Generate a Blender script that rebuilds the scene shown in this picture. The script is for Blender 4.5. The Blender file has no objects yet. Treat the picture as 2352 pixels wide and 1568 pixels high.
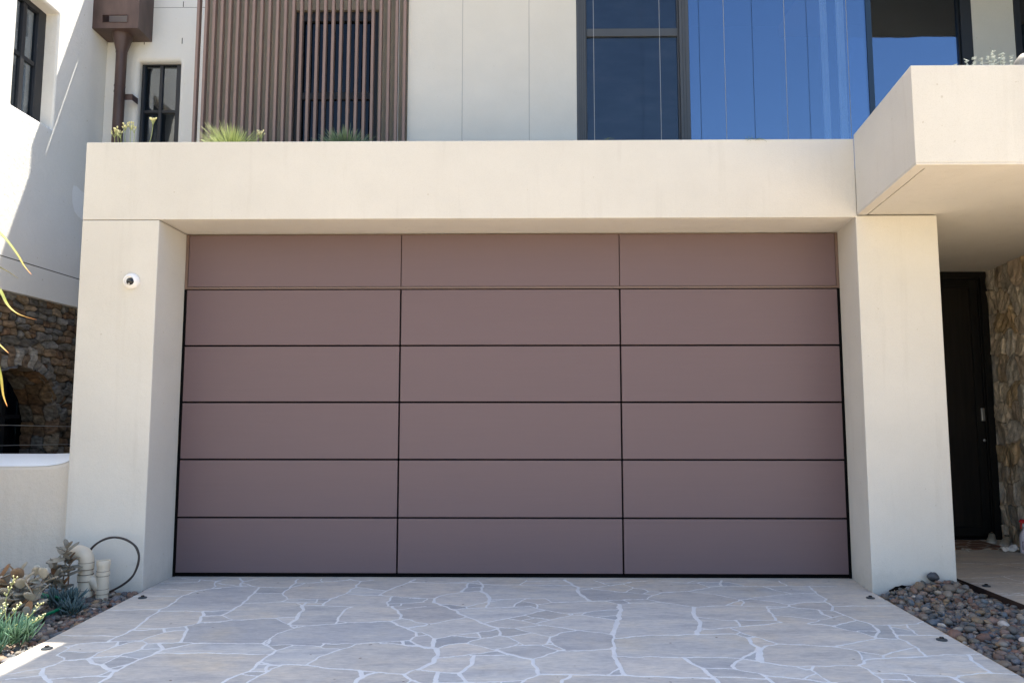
import bpy, bmesh, math, random
import numpy as np
from mathutils import Vector, Matrix
from mathutils.geometry import tessellate_polygon
R = math.radians
random.seed(7)
RNG = np.random.default_rng(7)
SC = bpy.context.scene
COL = SC.collection

# ------------------------------------------------------------------ camera
CAM_F, CAM_P, CAM_Y = 1716.684, 0.0964676, -0.0131315
cd = bpy.data.cameras.new('camera')
cam = bpy.data.objects.new('camera', cd)
COL.objects.link(cam)
cam.location = (0.0876, -5.6305, 1.1964)
cam.rotation_euler = (math.pi/2 + CAM_P, 0.0, -CAM_Y)
cd.sensor_width = 36
cd.lens = CAM_F / 2352 * 36
cd.clip_start = 0.05
cd.clip_end = 2000
SC.camera = cam

# ------------------------------------------------------------------ light
SUN = Vector((0.22, 0.37, 1.0)).normalized()
w = bpy.data.worlds.new('World')
SC.world = w
w.use_nodes = True
nt = w.node_tree
nt.nodes.clear()
wo = nt.nodes.new('ShaderNodeOutputWorld')
bg = nt.nodes.new('ShaderNodeBackground')
sky = nt.nodes.new('ShaderNodeTexSky')
sky.sky_type = 'NISHITA'
sky.sun_disc = False
sky.sun_elevation = math.asin(SUN.z)
sky.sun_rotation = math.atan2(SUN.x, SUN.y)
sky.air_density = 1.0
sky.dust_density = 1.0
sky.ozone_density = 1.0
bg.inputs[1].default_value = 0.105
nt.links.new(sky.outputs[0], bg.inputs[0])
nt.links.new(bg.outputs[0], wo.inputs[0])
sd = bpy.data.lights.new('sun', 'SUN')
sd.energy = 5.0
sd.angle = R(0.53)
sd.color = (1.0, 0.91, 0.77)
sun = bpy.data.objects.new('sun', sd)
COL.objects.link(sun)
sun.rotation_euler = SUN.to_track_quat('Z', 'Y').to_euler()
sun.location = (3, 5, 14)
SC.view_settings.view_transform = 'Standard'
SC.view_settings.look = 'None'
SC.view_settings.gamma = 1.0
SC.view_settings.exposure = 1.78

# ------------------------------------------------------------------ materials
def new_mat(name):
    m = bpy.data.materials.new(name)
    m.use_nodes = True
    n = m.node_tree
    b = n.nodes['Principled BSDF']
    return m, n, b

def N(n, t, **kw):
    x = n.nodes.new(t)
    for a, v in kw.items():
        setattr(x, a, v)
    return x

def noise(n, scale, detail=4, rough=0.55, vec=None, stretch=None):
    x = N(n, 'ShaderNodeTexNoise')
    x.inputs['Scale'].default_value = scale
    x.inputs['Detail'].default_value = detail
    x.inputs['Roughness'].default_value = rough
    if vec is None:
        tc = N(n, 'ShaderNodeTexCoord')
        vec = tc.outputs['Object']
    if stretch:
        mp = N(n, 'ShaderNodeMapping')
        mp.inputs['Scale'].default_value = stretch
        n.links.new(vec, mp.inputs['Vector'])
        vec = mp.outputs[0]
    n.links.new(vec, x.inputs['Vector'])
    return x.outputs['Fac']

def ramp(n, fac, stops):
    r = N(n, 'ShaderNodeValToRGB')
    e = r.color_ramp.elements
    while len(e) < len(stops):
        e.new(0.5)
    for i, (p, c) in enumerate(stops):
        e[i].position = p
        e[i].color = (*c, 1) if len(c) == 3 else c
    n.links.new(fac, r.inputs[0])
    return r.outputs[0]

def bump(n, b, h, strength, dist, prev=None):
    x = N(n, 'ShaderNodeBump')
    x.inputs['Strength'].default_value = strength
    x.inputs['Distance'].default_value = dist
    n.links.new(h, x.inputs['Height'])
    if prev is not None:
        n.links.new(prev, x.inputs['Normal'])
    n.links.new(x.outputs[0], b.inputs['Normal'])
    return x.outputs[0]

def mix(n, fac, a, b, mode='MIX'):
    x = N(n, 'ShaderNodeMix', data_type='RGBA', blend_type=mode)
    if isinstance(fac, (int, float)):
        x.inputs[0].default_value = fac
    else:
        n.links.new(fac, x.inputs[0])
    for s, v in ((x.inputs[6], a), (x.inputs[7], b)):
        if isinstance(v, tuple):
            s.default_value = (*v, 1)
        else:
            n.links.new(v, s)
    return x.outputs[2]

def plain(name, col, rough=0.6, metal=0.0, var=0.06, scale=6, bs=0.0, bd=0.002, bscale=60, stretch=None, spec=0.5):
    m, n, b = new_mat(name)
    f = noise(n, scale, 5, 0.6, stretch=stretch)
    lo = tuple(c*(1-var) for c in col)
    hi = tuple(min(1, c*(1+var)) for c in col)
    n.links.new(ramp(n, f, [(0.3, lo), (0.7, hi)]), b.inputs['Base Color'])
    b.inputs['Roughness'].default_value = rough
    b.inputs['Metallic'].default_value = metal
    b.inputs['Specular IOR Level'].default_value = spec
    if bs:
        bump(n, b, noise(n, bscale, 4, 0.6, stretch=stretch), bs, bd)
    return m

def stucco(name, col, var=0.045, dirt=0.0, bs=0.35, bd=0.0035, trowel=0.25):
    m, n, b = new_mat(name)
    big = noise(n, 1.3, 5, 0.6)
    lo = tuple(c*(1-var) for c in col)
    hi = tuple(min(1, c*(1+var)) for c in col)
    c = ramp(n, big, [(0.32, lo), (0.68, hi)])
    sp = noise(n, 220, 2, 0.6)
    c = mix(n, 1.0, c, ramp(n, sp, [(0.25, (0.90, 0.89, 0.87)), (0.5, (1, 1, 1)), (0.8, (1.0, 1.0, 1.0))]), 'MULTIPLY')
    # sparse dark pits
    pit = noise(n, 34, 1, 0.4)
    c = mix(n, 1.0, c, ramp(n, pit, [(0.0, (1, 1, 1)), (0.775, (1, 1, 1)), (0.80, (0.82, 0.79, 0.74))]), 'MULTIPLY')
    if dirt:
        g = N(n, 'ShaderNodeNewGeometry')
        sx = N(n, 'ShaderNodeSeparateXYZ')
        n.links.new(g.outputs['Position'], sx.inputs[0])
        ad = N(n, 'ShaderNodeMath', operation='MULTIPLY_ADD')
        n.links.new(noise(n, 5, 5, 0.7), ad.inputs[0])
        ad.inputs[1].default_value = 0.55
        n.links.new(sx.outputs['Z'], ad.inputs[2])
        c = mix(n, 1.0, c, ramp(n, ad.outputs[0], [(0.26, (1-dirt,)*3), (0.44, (1, 1, 1))]), 'MULTIPLY')
        st = noise(n, 1.0, 6, 0.65, stretch=(9, 9, 0.7))
        c = mix(n, 1.0, c, ramp(n, st, [(0.55, (1, 1, 1)), (0.75, (1-dirt*0.5, 1-dirt*0.55, 1-dirt*0.6))]), 'MULTIPLY')
    n.links.new(c, b.inputs['Base Color'])
    b.inputs['Roughness'].default_value = 0.92
    b.inputs['Specular IOR Level'].default_value = 0.2
    p = bump(n, b, noise(n, 170, 3, 0.7), bs, bd)
    p = bump(n, b, noise(n, 26, 4, 0.6), trowel, 0.006, p)
    bump(n, b, noise(n, 1.8, 3, 0.5), 0.25, 0.03, p)
    return m

M = {}
M['render'] = stucco('cream_render', (0.600, 0.584, 0.543), dirt=0.14)
M['render_up'] = stucco('upper_render', (0.62, 0.60, 0.56), dirt=0.0)
M['white'] = stucco('white_render', (0.76, 0.755, 0.735), var=0.03, trowel=0.6)
M['fresh_white'] = stucco('fresh_white_render', (0.86, 0.87, 0.88), var=0.02)
M['garden_wall'] = stucco('garden_wall_render', (0.62, 0.57, 0.50), dirt=0.16, bs=0.6, trowel=0.8)
M['clad'] = plain('taupe_cladding', (0.33, 0.30, 0.25), 0.85, bs=0.2, bscale=150)
M['soffit_dark'] = plain('roof_soffit', (0.17, 0.13, 0.11), 0.7, bs=0.2, stretch=(1, 14, 1))
M['roof'] = plain('roof_metal', (0.25, 0.24, 0.23), 0.5)
M['black_gap'] = plain('black_rubber', (0.004, 0.004, 0.0045), 0.9, spec=0.05)
M['brown_trim'] = plain('brown_trim', (0.15, 0.102, 0.085), 0.45, bs=0.1)
M['black_steel'] = plain('black_steel', (0.016, 0.018, 0.024), 0.45, bs=0.1, bscale=90)
M['grey_frame'] = plain('grey_window_frame', (0.060, 0.066, 0.078), 0.55)
M['navy'] = plain('dark_glass_edge', (0.012, 0.03, 0.06), 0.25)
M['dark_int'] = plain('dark_interior', (0.035, 0.035, 0.04), 0.9)
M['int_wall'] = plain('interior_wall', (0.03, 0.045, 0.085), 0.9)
def screen_mat():
    m, n, b = new_mat('fly_screen')
    f = noise(n, 2.6, 5, 0.6, stretch=(1.2, 1, 3.2))
    n.links.new(ramp(n, f, [(0.35, (0.010, 0.020, 0.042)), (0.52, (0.020, 0.032, 0.055)), (0.7, (0.045, 0.050, 0.070))]), b.inputs['Base Color'])
    b.inputs['Roughness'].default_value = 0.9
    return m
M['screen'] = screen_mat()
M['grey_room'] = plain('grey_room', (0.17, 0.18, 0.20), 0.9)
M['trim_gap'] = plain('trim_gap', (0.035, 0.024, 0.02), 0.8)
M['curtain'] = plain('pale_curtain', (0.85, 0.90, 0.92), 0.9, stretch=(20, 1, 0.5), var=0.15)
M['seam'] = plain('pipe_seam_line', (0.12, 0.10, 0.08), 0.8)  # dark line colour for the coupling seams
M['pvc'] = plain('pvc_pipe', (0.60, 0.53, 0.42), 0.5, var=0.08, scale=9, bs=0.1)
M['hose'] = plain('brown_hose', (0.035, 0.028, 0.026), 0.5)
M['green_hose'] = plain('green_hose', (0.0, 0.16, 0.075), 0.4)
M['steel_wire'] = plain('steel_wire', (0.32, 0.31, 0.30), 0.4, metal=0.3)
M['corten'] = plain('rusty_steel', (0.035, 0.018, 0.014), 0.7, var=0.4, scale=20, bs=0.3)
M['white_plastic'] = plain('white_plastic', (0.82, 0.82, 0.82), 0.3, var=0.01)
M['black_plastic'] = plain('black_plastic', (0.01, 0.01, 0.012), 0.15)
M['led'] = plain('led_window', (0.55, 0.53, 0.5), 0.3)
M['stud'] = plain('light_stud', (0.035, 0.045, 0.055), 0.4)
M['door_black'] = plain('door_black', (0.007, 0.0065, 0.006), 0.6, spec=0.25, var=0.3, stretch=(12, 1, 0.6), bs=0.2)
M['door_panel'] = plain('door_panel_dark', (0.011, 0.009, 0.0075), 0.65, spec=0.25, var=0.35, scale=3, stretch=(14, 1, 0.7), bs=0.3)
M['chrome'] = plain('brushed_steel', (0.45, 0.45, 0.46), 0.3, metal=0.9)
M['soil'] = plain('planter_soil', (0.06, 0.045, 0.035), 0.95, var=0.4, scale=20, bs=0.8, bd=0.02)
M['asphalt'] = plain('asphalt', (0.09, 0.088, 0.082), 0.9, var=0.2, scale=30, bs=0.5)
M['concrete'] = plain('concrete', (0.64, 0.51, 0.35), 0.9, var=0.1, scale=4, bs=0.3)
M['verge'] = plain('grass_verge', (0.10, 0.13, 0.045), 0.95, var=0.35, scale=25, bs=0.8, bd=0.02)
M['kicker'] = plain('bare_soil', (0.05, 0.042, 0.035), 0.95, var=0.3, scale=20, bs=0.6, bd=0.01)
M['rock'] = plain('grey_rock', (0.32, 0.31, 0.29), 0.9, var=0.25, scale=14, bs=0.8, bd=0.01)
M['mat'] = plain('coir_mat', (0.11, 0.055, 0.03), 0.98, var=0.35, scale=30, bs=0.8, bd=0.004)
def mat_pattern():
    m, n, b = new_mat('patterned_coir')
    tc = N(n, 'ShaderNodeTexCoord')
    mp = N(n, 'ShaderNodeMapping'); mp.inputs['Rotation'].default_value = (0, 0, R(38)); mp.inputs['Scale'].default_value = (5, 9, 1)
    n.links.new(tc.outputs['Object'], mp.inputs[0])
    v = N(n, 'ShaderNodeTexVoronoi', feature='DISTANCE_TO_EDGE'); v.inputs['Scale'].default_value = 1.1
    n.links.new(mp.outputs[0], v.inputs['Vector'])
    e = ramp(n, v.outputs[0], [(0.03, (1, 1, 1)), (0.06, (0, 0, 0))])
    base = ramp(n, noise(n, 60, 4, 0.7), [(0.3, (0.13, 0.055, 0.03)), (0.7, (0.20, 0.10, 0.055))])
    n.links.new(mix(n, e, base, (0.36, 0.30, 0.24)), b.inputs['Base Color'])
    b.inputs['Roughness'].default_value = 1.0
    bump(n, b, noise(n, 300, 2, 0.6), 0.8, 0.004)
    return m
M['mat'] = mat_pattern()
M['shoe'] = plain('shoe_fabric', (0.36, 0.34, 0.28), 0.85, var=0.15, scale=12, bs=0.3)
M['sole'] = plain('shoe_sole', (0.55, 0.53, 0.47), 0.7)
M['cloth'] = plain('white_cloth', (0.72, 0.70, 0.66), 0.9, bs=0.3)
M['pink'] = plain('pink_liquid', (0.62, 0.08, 0.30), 0.25)
M['red'] = plain('red_trigger', (0.60, 0.02, 0.03), 0.35)
M['bottle'] = plain('bottle_plastic', (0.66, 0.60, 0.66), 0.25)
M['label_ink'] = plain('label_ink', (0.10, 0.08, 0.14), 0.5)

def metal_paint(name, col, rough, var=0.05, st=(1, 1, 22)):
    m, n, b = new_mat(name)
    f = noise(n, 2.0, 5, 0.6, stretch=st)
    n.links.new(ramp(n, f, [(0.3, tuple(c*(1-var) for c in col)), (0.7, tuple(c*(1+var) for c in col))]), b.inputs['Base Color'])
    b.inputs['Roughness'].default_value = rough
    b.inputs['Specular IOR Level'].default_value = 0.35
    p = bump(n, b, noise(n, 260, 2, 0.6), 0.06, 0.001)
    bump(n, b, noise(n, 1.1, 2, 0.5), 0.25, 0.012, p)
    return m
M['panel'] = metal_paint('mauve_brown_panel', (0.142, 0.099, 0.107), 0.5, 0.02)
M['batten'] = metal_paint('brown_batten', (0.235, 0.165, 0.145), 0.5, 0.12, (10, 10, 0.6))
M['copper'] = metal_paint('aged_copper', (0.085, 0.055, 0.05), 0.42, 0.35, (3, 3, 1))

def glass(name, tint, refl, rough=0.0, trans=(0.4, 0.45, 0.5), wav=0.0, gl=(0.80, 0.90, 1.0)):
    m = bpy.data.materials.new(name)
    m.use_nodes = True
    n = m.node_tree
    n.nodes.remove(n.nodes['Principled BSDF'])
    out = n.nodes['Material Output']
    g = N(n, 'ShaderNodeBsdfGlossy')
    g.inputs['Color'].default_value = (*gl, 1)
    g.inputs['Roughness'].default_value = rough
    t = N(n, 'ShaderNodeBsdfTransparent')
    t.inputs['Color'].default_value = (*trans, 1)
    mx = N(n, 'ShaderNodeMixShader')
    lw = N(n, 'ShaderNodeLayerWeight')
    lw.inputs['Blend'].default_value = 0.25
    ad = N(n, 'ShaderNodeMath', operation='MULTIPLY_ADD', use_clamp=True)
    n.links.new(lw.outputs['Fresnel'], ad.inputs[0])
    ad.inputs[1].default_value = 0.35
    ad.inputs[2].default_value = refl
    n.links.new(ad.outputs[0], mx.inputs[0])
    n.links.new(t.outputs[0], mx.inputs[1])
    n.links.new(g.outputs[0], mx.inputs[2])
    n.links.new(mx.outputs[0], out.inputs[0])
    if wav:
        bp = N(n, 'ShaderNodeBump')
        bp.inputs['Strength'].default_value = wav
        bp.inputs['Distance'].default_value = 0.02
        n.links.new(noise(n, 2.2, 2, 0.4), bp.inputs['Height'])
        n.links.new(bp.outputs[0], g.inputs['Normal'])
    return m
M['glass_blue'] = glass('reflective_blue_glass', None, 0.25, wav=0.06, gl=(0.42, 0.59, 0.83), trans=(0.75, 0.8, 0.85))
M['glass_dark'] = glass('screened_dark_glass', None, 0.03, rough=0.12, trans=(0.75, 0.8, 0.85), wav=0.4)
M['glass_grey'] = glass('grey_glass', None, 0.10, trans=(0.55, 0.58, 0.6), wav=0.15, gl=(0.9, 0.95, 1))
M['glass_batten'] = glass('dark_blue_glass', None, 0.02, trans=(0.08, 0.10, 0.15), wav=0.3)

def attr_mat(name, rough=0.6, bs=0.3, bscale=60, bd=0.002, scale=18, lo=0.8, hi=1.15, spec=0.4, sss=0.0, stretch=None):
    m, n, b = new_mat(name)
    a = N(n, 'ShaderNodeAttribute', attribute_name='col')
    c = mix(n, 1.0, a.outputs['Color'], ramp(n, noise(n, scale, 5, 0.65, stretch=stretch), [(0.3, (lo,)*3), (0.7, (hi,)*3)]), 'MULTIPLY')
    n.links.new(c, b.inputs['Base Color'])
    b.inputs['Roughness'].default_value = rough
    b.inputs['Specular IOR Level'].default_value = spec
    bump(n, b, noise(n, bscale, 4, 0.6, stretch=stretch), bs, bd)
    return m
M['pebble'] = attr_mat('river_pebbles', 0.62, 0.35, 120, 0.001, 45, 0.78, 1.2)
M['leaf'] = attr_mat('leaf', 0.55, 0.2, 90, 0.001, 30, 0.85, 1.12)
M['stone_l'] = attr_mat('dark_rubble_stone', 0.85, 1.0, 26, 0.02, 16, 0.35, 1.6, stretch=(1, 0.6, 1.8))
M['stone_r'] = attr_mat('tan_rubble_stone', 0.85, 1.0, 30, 0.015, 12, 0.55, 1.45, stretch=(1, 1, 0.7))

def paving_mat():
    m, n, b = new_mat('crazy_paving')
    a = N(n, 'ShaderNodeAttribute', attribute_name='col')
    g = N(n, 'ShaderNodeAttribute', attribute_name='grout')
    soft = ramp(n, noise(n, 3.0, 7, 0.72, stretch=(0.8, 2.4, 1)), [(0.30, (0.72, 0.73, 0.77)), (0.48, (0.97, 0.97, 0.97)), (0.66, (1.16, 1.12, 1.04))])
    fine = ramp(n, noise(n, 34, 6, 0.75, stretch=(0.5, 1.4, 1)), [(0.3, (0.80,)*3), (0.6, (1.06,)*3)])
    tan = ramp(n, noise(n, 1.7, 4, 0.6), [(0.55, (1, 1, 1)), (0.75, (1.08, 1.0, 0.87))])
    c = mix(n, 1.0, a.outputs['Color'], soft, 'MULTIPLY')
    c = mix(n, 1.0, c, fine, 'MULTIPLY')
    c = mix(n, 1.0, c, tan, 'MULTIPLY')
    spk = ramp(n, noise(n, 19, 1, 0.3), [(0.775, (1, 1, 1)), (0.80, (0.45, 0.4, 0.36))])
    c = mix(n, 1.0, c, spk, 'MULTIPLY')
    # ragged joint edge
    ad = N(n, 'ShaderNodeMath', operation='MULTIPLY_ADD')
    n.links.new(noise(n, 48, 4, 0.7), ad.inputs[0])
    ad.inputs[1].default_value = 0.011
    n.links.new(g.outputs['Fac'], ad.inputs[2])
    mr = N(n, 'ShaderNodeMapRange')
    mr.inputs['From Min'].default_value = 0.0098
    mr.inputs['From Max'].default_value = 0.0120
    mr.inputs['To Min'].default_value = 1
    mr.inputs['To Max'].default_value = 0
    n.links.new(ad.outputs[0], mr.inputs['Value'])
    gc = ramp(n, noise(n, 14, 5, 0.7), [(0.3, (0.74, 0.74, 0.73)), (0.6, (0.83, 0.83, 0.82))])
    c = mix(n, mr.outputs[0], c, gc)
    n.links.new(c, b.inputs['Base Color'])
    b.inputs['Roughness'].default_value = 0.58
    b.inputs['Specular IOR Level'].default_value = 0.4
    p = bump(n, b, noise(n, 30, 6, 0.7, stretch=(0.5, 1.4, 1)), 0.35, 0.004)
    bump(n, b, mr.outputs[0], 0.35, 0.004, p)
    return m
M['paving'] = paving_mat()

def paving_far():
    m, n, b = new_mat('crazy_paving_street_end')
    tc = N(n, 'ShaderNodeTexCoord')
    v = N(n, 'ShaderNodeTexVoronoi', feature='DISTANCE_TO_EDGE')
    v.inputs['Scale'].default_value = 2.2
    n.links.new(tc.outputs['Object'], v.inputs['Vector'])
    v2 = N(n, 'ShaderNodeTexVoronoi')
    v2.inputs['Scale'].default_value = 2.2
    n.links.new(tc.outputs['Object'], v2.inputs['Vector'])
    sx = N(n, 'ShaderNodeSeparateColor')
    n.links.new(v2.outputs['Color'], sx.inputs[0])
    st = ramp(n, sx.outputs[0], [(0, (0.68, 0.51, 0.31)), (1, (0.78, 0.60, 0.37))])  # ochre picked so this unseen paving bounces warm light
    e = ramp(n, v.outputs[0], [(0.015, (1, 1, 1)), (0.03, (0, 0, 0))])
    n.links.new(mix(n, e, st, (0.66, 0.66, 0.67)), b.inputs['Base Color'])
    b.inputs['Roughness'].default_value = 0.75
    bump(n, b, noise(n, 30, 5, 0.7), 0.3, 0.004)
    return m
M['paving_far'] = paving_far()

# ------------------------------------------------------------------ mesh helpers
class MB:
    def __init__(s):
        s.v = []; s.f = []
    def add(s, vs, fs):
        o = len(s.v)
        s.v += [tuple(p) for p in vs]
        s.f += [tuple(i+o for i in f) for f in fs]
        return s
    def box(s, x0, x1, y0, y1, z0, z1):
        return s.add([(x0,y0,z0),(x1,y0,z0),(x1,y1,z0),(x0,y1,z0),(x0,y0,z1),(x1,y0,z1),(x1,y1,z1),(x0,y1,z1)],
                     [(0,3,2,1),(4,5,6,7),(0,1,5,4),(1,2,6,5),(2,3,7,6),(3,0,4,7)])
    def prism(s, poly, z0, z1):          # poly ccw in XY
        n = len(poly)
        vs = [(x,y,z0) for x,y in poly] + [(x,y,z1) for x,y in poly]
        fs = [tuple(range(n-1,-1,-1)), tuple(range(n,2*n))] + [(i,(i+1)%n,(i+1)%n+n,i+n) for i in range(n)]
        return s.add(vs, fs)
    def extrude_x(s, prof, x0, x1):      # prof ccw in YZ seen from +X
        n = len(prof)
        vs = [(x0,y,z) for y,z in prof] + [(x1,y,z) for y,z in prof]
        fs = [tuple(range(n-1,-1,-1)), tuple(range(n,2*n))] + [(i,(i+1)%n,(i+1)%n+n,i+n) for i in range(n)]
        return s.add(vs, fs)
    def tube(s, pts, rad, seg=12, cap=True):
        pts = [Vector(p) for p in pts]
        n = len(pts)
        if not isinstance(rad, (list, tuple)):
            rad = [rad]*n
        up = None
        vs = []; fs = []
        for i, p in enumerate(pts):
            d = (pts[min(i+1,n-1)] - pts[max(i-1,0)]).normalized()
            if up is None:
                a = Vector((0,0,1)) if abs(d.z) < 0.9 else Vector((1,0,0))
                up = (a - d*a.dot(d)).normalized()
            else:
                up = (up - d*up.dot(d)).normalized()
            r = d.cross(up)
            for k in range(seg):
                t = 2*math.pi*k/seg
                vs.append(p + (up*math.cos(t) + r*math.sin(t))*rad[i])
        for i in range(n-1):
            for k in range(seg):
                a = i*seg+k; b_ = i*seg+(k+1)%seg
                fs.append((a, b_, b_+seg, a+seg))
        if cap:
            fs.append(tuple(range(seg-1,-1,-1)))
            fs.append(tuple(range((n-1)*seg, n*seg)))
        return s.add(vs, fs)
    def lathe(s, prof, c, axis='z', seg=24):    # prof (r, h)
        vs = []; fs = []
        for r, h in prof:
            for k in range(seg):
                t = 2*math.pi*k/seg
                a, b_ = r*math.cos(t), r*math.sin(t)
                if axis == 'z': vs.append((c[0]+a, c[1]+b_, c[2]+h))
                else: vs.append((c[0]+a, c[1]-h, c[2]+b_))
        for i in range(len(prof)-1):
            for k in range(seg):
                a = i*seg+k; b_ = i*seg+(k+1)%seg
                fs.append((a, b_, b_+seg, a+seg))
        fs.append(tuple(range(seg-1,-1,-1)))
        fs.append(tuple(range((len(prof)-1)*seg, len(prof)*seg)))
        return s.add(vs, fs)

def link_mesh(name, me, mat, parent=None, smooth=False, bevel=0, seg=2, angle=40, sharp=False):
    if mat is not None:
        me.materials.append(mat)
    o = bpy.data.objects.new(name, me)
    COL.objects.link(o)
    if parent is not None:
        o.parent = parent
        o.matrix_parent_inverse = Matrix.Translation(-parent.location)
    if smooth:
        me.polygons.foreach_set('use_smooth', [True]*len(me.polygons))
        if len(me.polygons) < 20000 and sharp:
            me.set_sharp_from_angle(angle=R(38))
    if bevel:
        b = o.modifiers.new('bevel', 'BEVEL')
        b.width = bevel
        b.segments = seg
        b.limit_method = 'ANGLE'
        b.angle_limit = R(angle)
        b.harden_normals = False
    return o

def obj(name, mb, mat, parent=None, smooth=False, bevel=0, seg=2, recalc=True, flat_caps=False):
    me = bpy.data.meshes.new(name)
    me.from_pydata(mb.v, [], mb.f)
    if recalc:
        bm = bmesh.new(); bm.from_mesh(me)
        bmesh.ops.recalc_face_normals(bm, faces=bm.faces)
        bm.to_mesh(me); bm.free()
    me.update()
    o = link_mesh(name, me, mat, parent, smooth, bevel, seg, sharp=True)
    if smooth and flat_caps:
        for p in me.polygons:
            if len(p.vertices) > 4: p.use_smooth = False
    return o

def np_mesh(name, V, F, mat, parent=None, smooth=False, col=None, grout=None):
    me = bpy.data.meshes.new(name)
    V = np.asarray(V, dtype=np.float32); F = np.asarray(F, dtype=np.int32)
    k = F.shape[1]
    me.vertices.add(len(V)); me.vertices.foreach_set('co', V.ravel())
    me.loops.add(F.size); me.loops.foreach_set('vertex_index', F.ravel())
    me.polygons.add(len(F))
    me.polygons.foreach_set('loop_start', np.arange(0, F.size, k, dtype=np.int32))
    me.polygons.foreach_set('loop_total', np.full(len(F), k, dtype=np.int32))
    me.update(calc_edges=True)
    if col is not None:
        a = me.color_attributes.new('col', 'FLOAT_COLOR', 'POINT')
        C = np.ones((len(V), 4), dtype=np.float32); C[:, :3] = col
        a.data.foreach_set('color', C.ravel())
    if grout is not None:
        a = me.attributes.new('grout', 'FLOAT', 'POINT')
        a.data.foreach_set('value', np.asarray(grout, dtype=np.float32))
    return link_mesh(name, me, mat, parent, smooth)

def thing(name, label, cat, loc=(0,0,0), group=None):
    o = bpy.data.objects.new(name, None)
    COL.objects.link(o)
    o.location = loc
    o.empty_display_size = 0.1
    o['label'] = label; o['category'] = cat
    if group: o['group'] = group
    return o

def tag(o, label, cat, group=None, kind=None):
    if label: o['label'] = label
    if cat: o['category'] = cat
    if group: o['group'] = group
    if kind: o['kind'] = kind
    return o

def wall_with_openings(outer, holes, fn, roundr=0.0, depth=0.1):
    """outer / holes: 2D loops; fn(u, v, d) -> world, d = depth into the wall. Rounded reveals."""
    mb = MB()
    polys = [[Vector((u, v, 0)) for u, v in outer]]
    loops = []
    for h in holes:
        n = len(h)
        steps = 6 if roundr else 0
        def off(dist):
            # offset loop outward by dist (vertex normals)
            out = []
            area = sum(h[i][0]*h[(i+1)%n][1]-h[(i+1)%n][0]*h[i][1] for i in range(n))
            sg = 1 if area > 0 else -1
            for i in range(n):
                a = Vector(h[i-1]); b_ = Vector(h[i]); c = Vector(h[(i+1)%n])
                e1 = (b_-a).normalized(); e2 = (c-b_).normalized()
                n1 = Vector((e1.y, -e1.x))*sg; n2 = Vector((e2.y, -e2.x))*sg
                nn = (n1+n2)
                nn = nn/max(0.5, nn.length_squared/2) if nn.length > 1e-6 else n1
                out.append((b_.x+nn.x*dist, b_.y+nn.y*dist))
            return out
        rings = []
        for i in range(steps+1):
            t = math.pi/2*i/max(1, steps)
            if roundr:
                rings.append((off(roundr*(1-math.sin(t))), roundr*(1-math.cos(t))))
            else:
                rings.append((h, 0.0))
        rings.append((h, depth))
        loops.append(rings)
        polys.append([Vector((u, v, 0)) for u, v in rings[0][0]])
    tris = tessellate_polygon(polys)
    flat = [p for pl in polys for p in pl]
    mb.add([fn(p.x, p.y, 0) for p in flat], [tuple(t) for t in tris])
    for rings in loops:
        n = len(rings[0][0])
        vs = [fn(u, v, d) for lp, d in rings for u, v in lp]
        fs = [(i*n+j, i*n+(j+1)%n, (i+1)*n+(j+1)%n, (i+1)*n+j) for i in range(len(rings)-1) for j in range(n)]
        mb.add(vs, fs)
    return mb

def rrect(u0, u1, v0, v1, r=0.04, k=5):
    out = []
    for cx, cy, a0 in ((u1-r, v0+r, -90), (u1-r, v1-r, 0), (u0+r, v1-r, 90), (u0+r, v0+r, 180)):
        for i in range(k+1):
            t = R(a0+90*i/k)
            out.append((cx+r*math.cos(t), cy+r*math.sin(t)))
    return out

def frame_ring(mb, x0, x1, z0, z1, wl, wr, wb, wt, y0, y1):
    """rectangular frame in an XZ plane, butt-jointed"""
    mb.box(x0, x0+wl, y0, y1, z0, z1)
    mb.box(x1-wr, x1, y0, y1, z0, z1)
    if wb: mb.box(x0+wl, x1-wr, y0, y1, z0, z0+wb)
    if wt: mb.box(x0+wl, x1-wr, y0, y1, z1-wt, z1)
    return mb

# ------------------------------------------------------------------ paved surfaces
def parse(t):
    out = []
    for l in t.split(';'):
        a = [float(v) for v in l.split()]
        out.append((a[0], np.array(a[1:]).reshape(-1, 2)))
    return out

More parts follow.
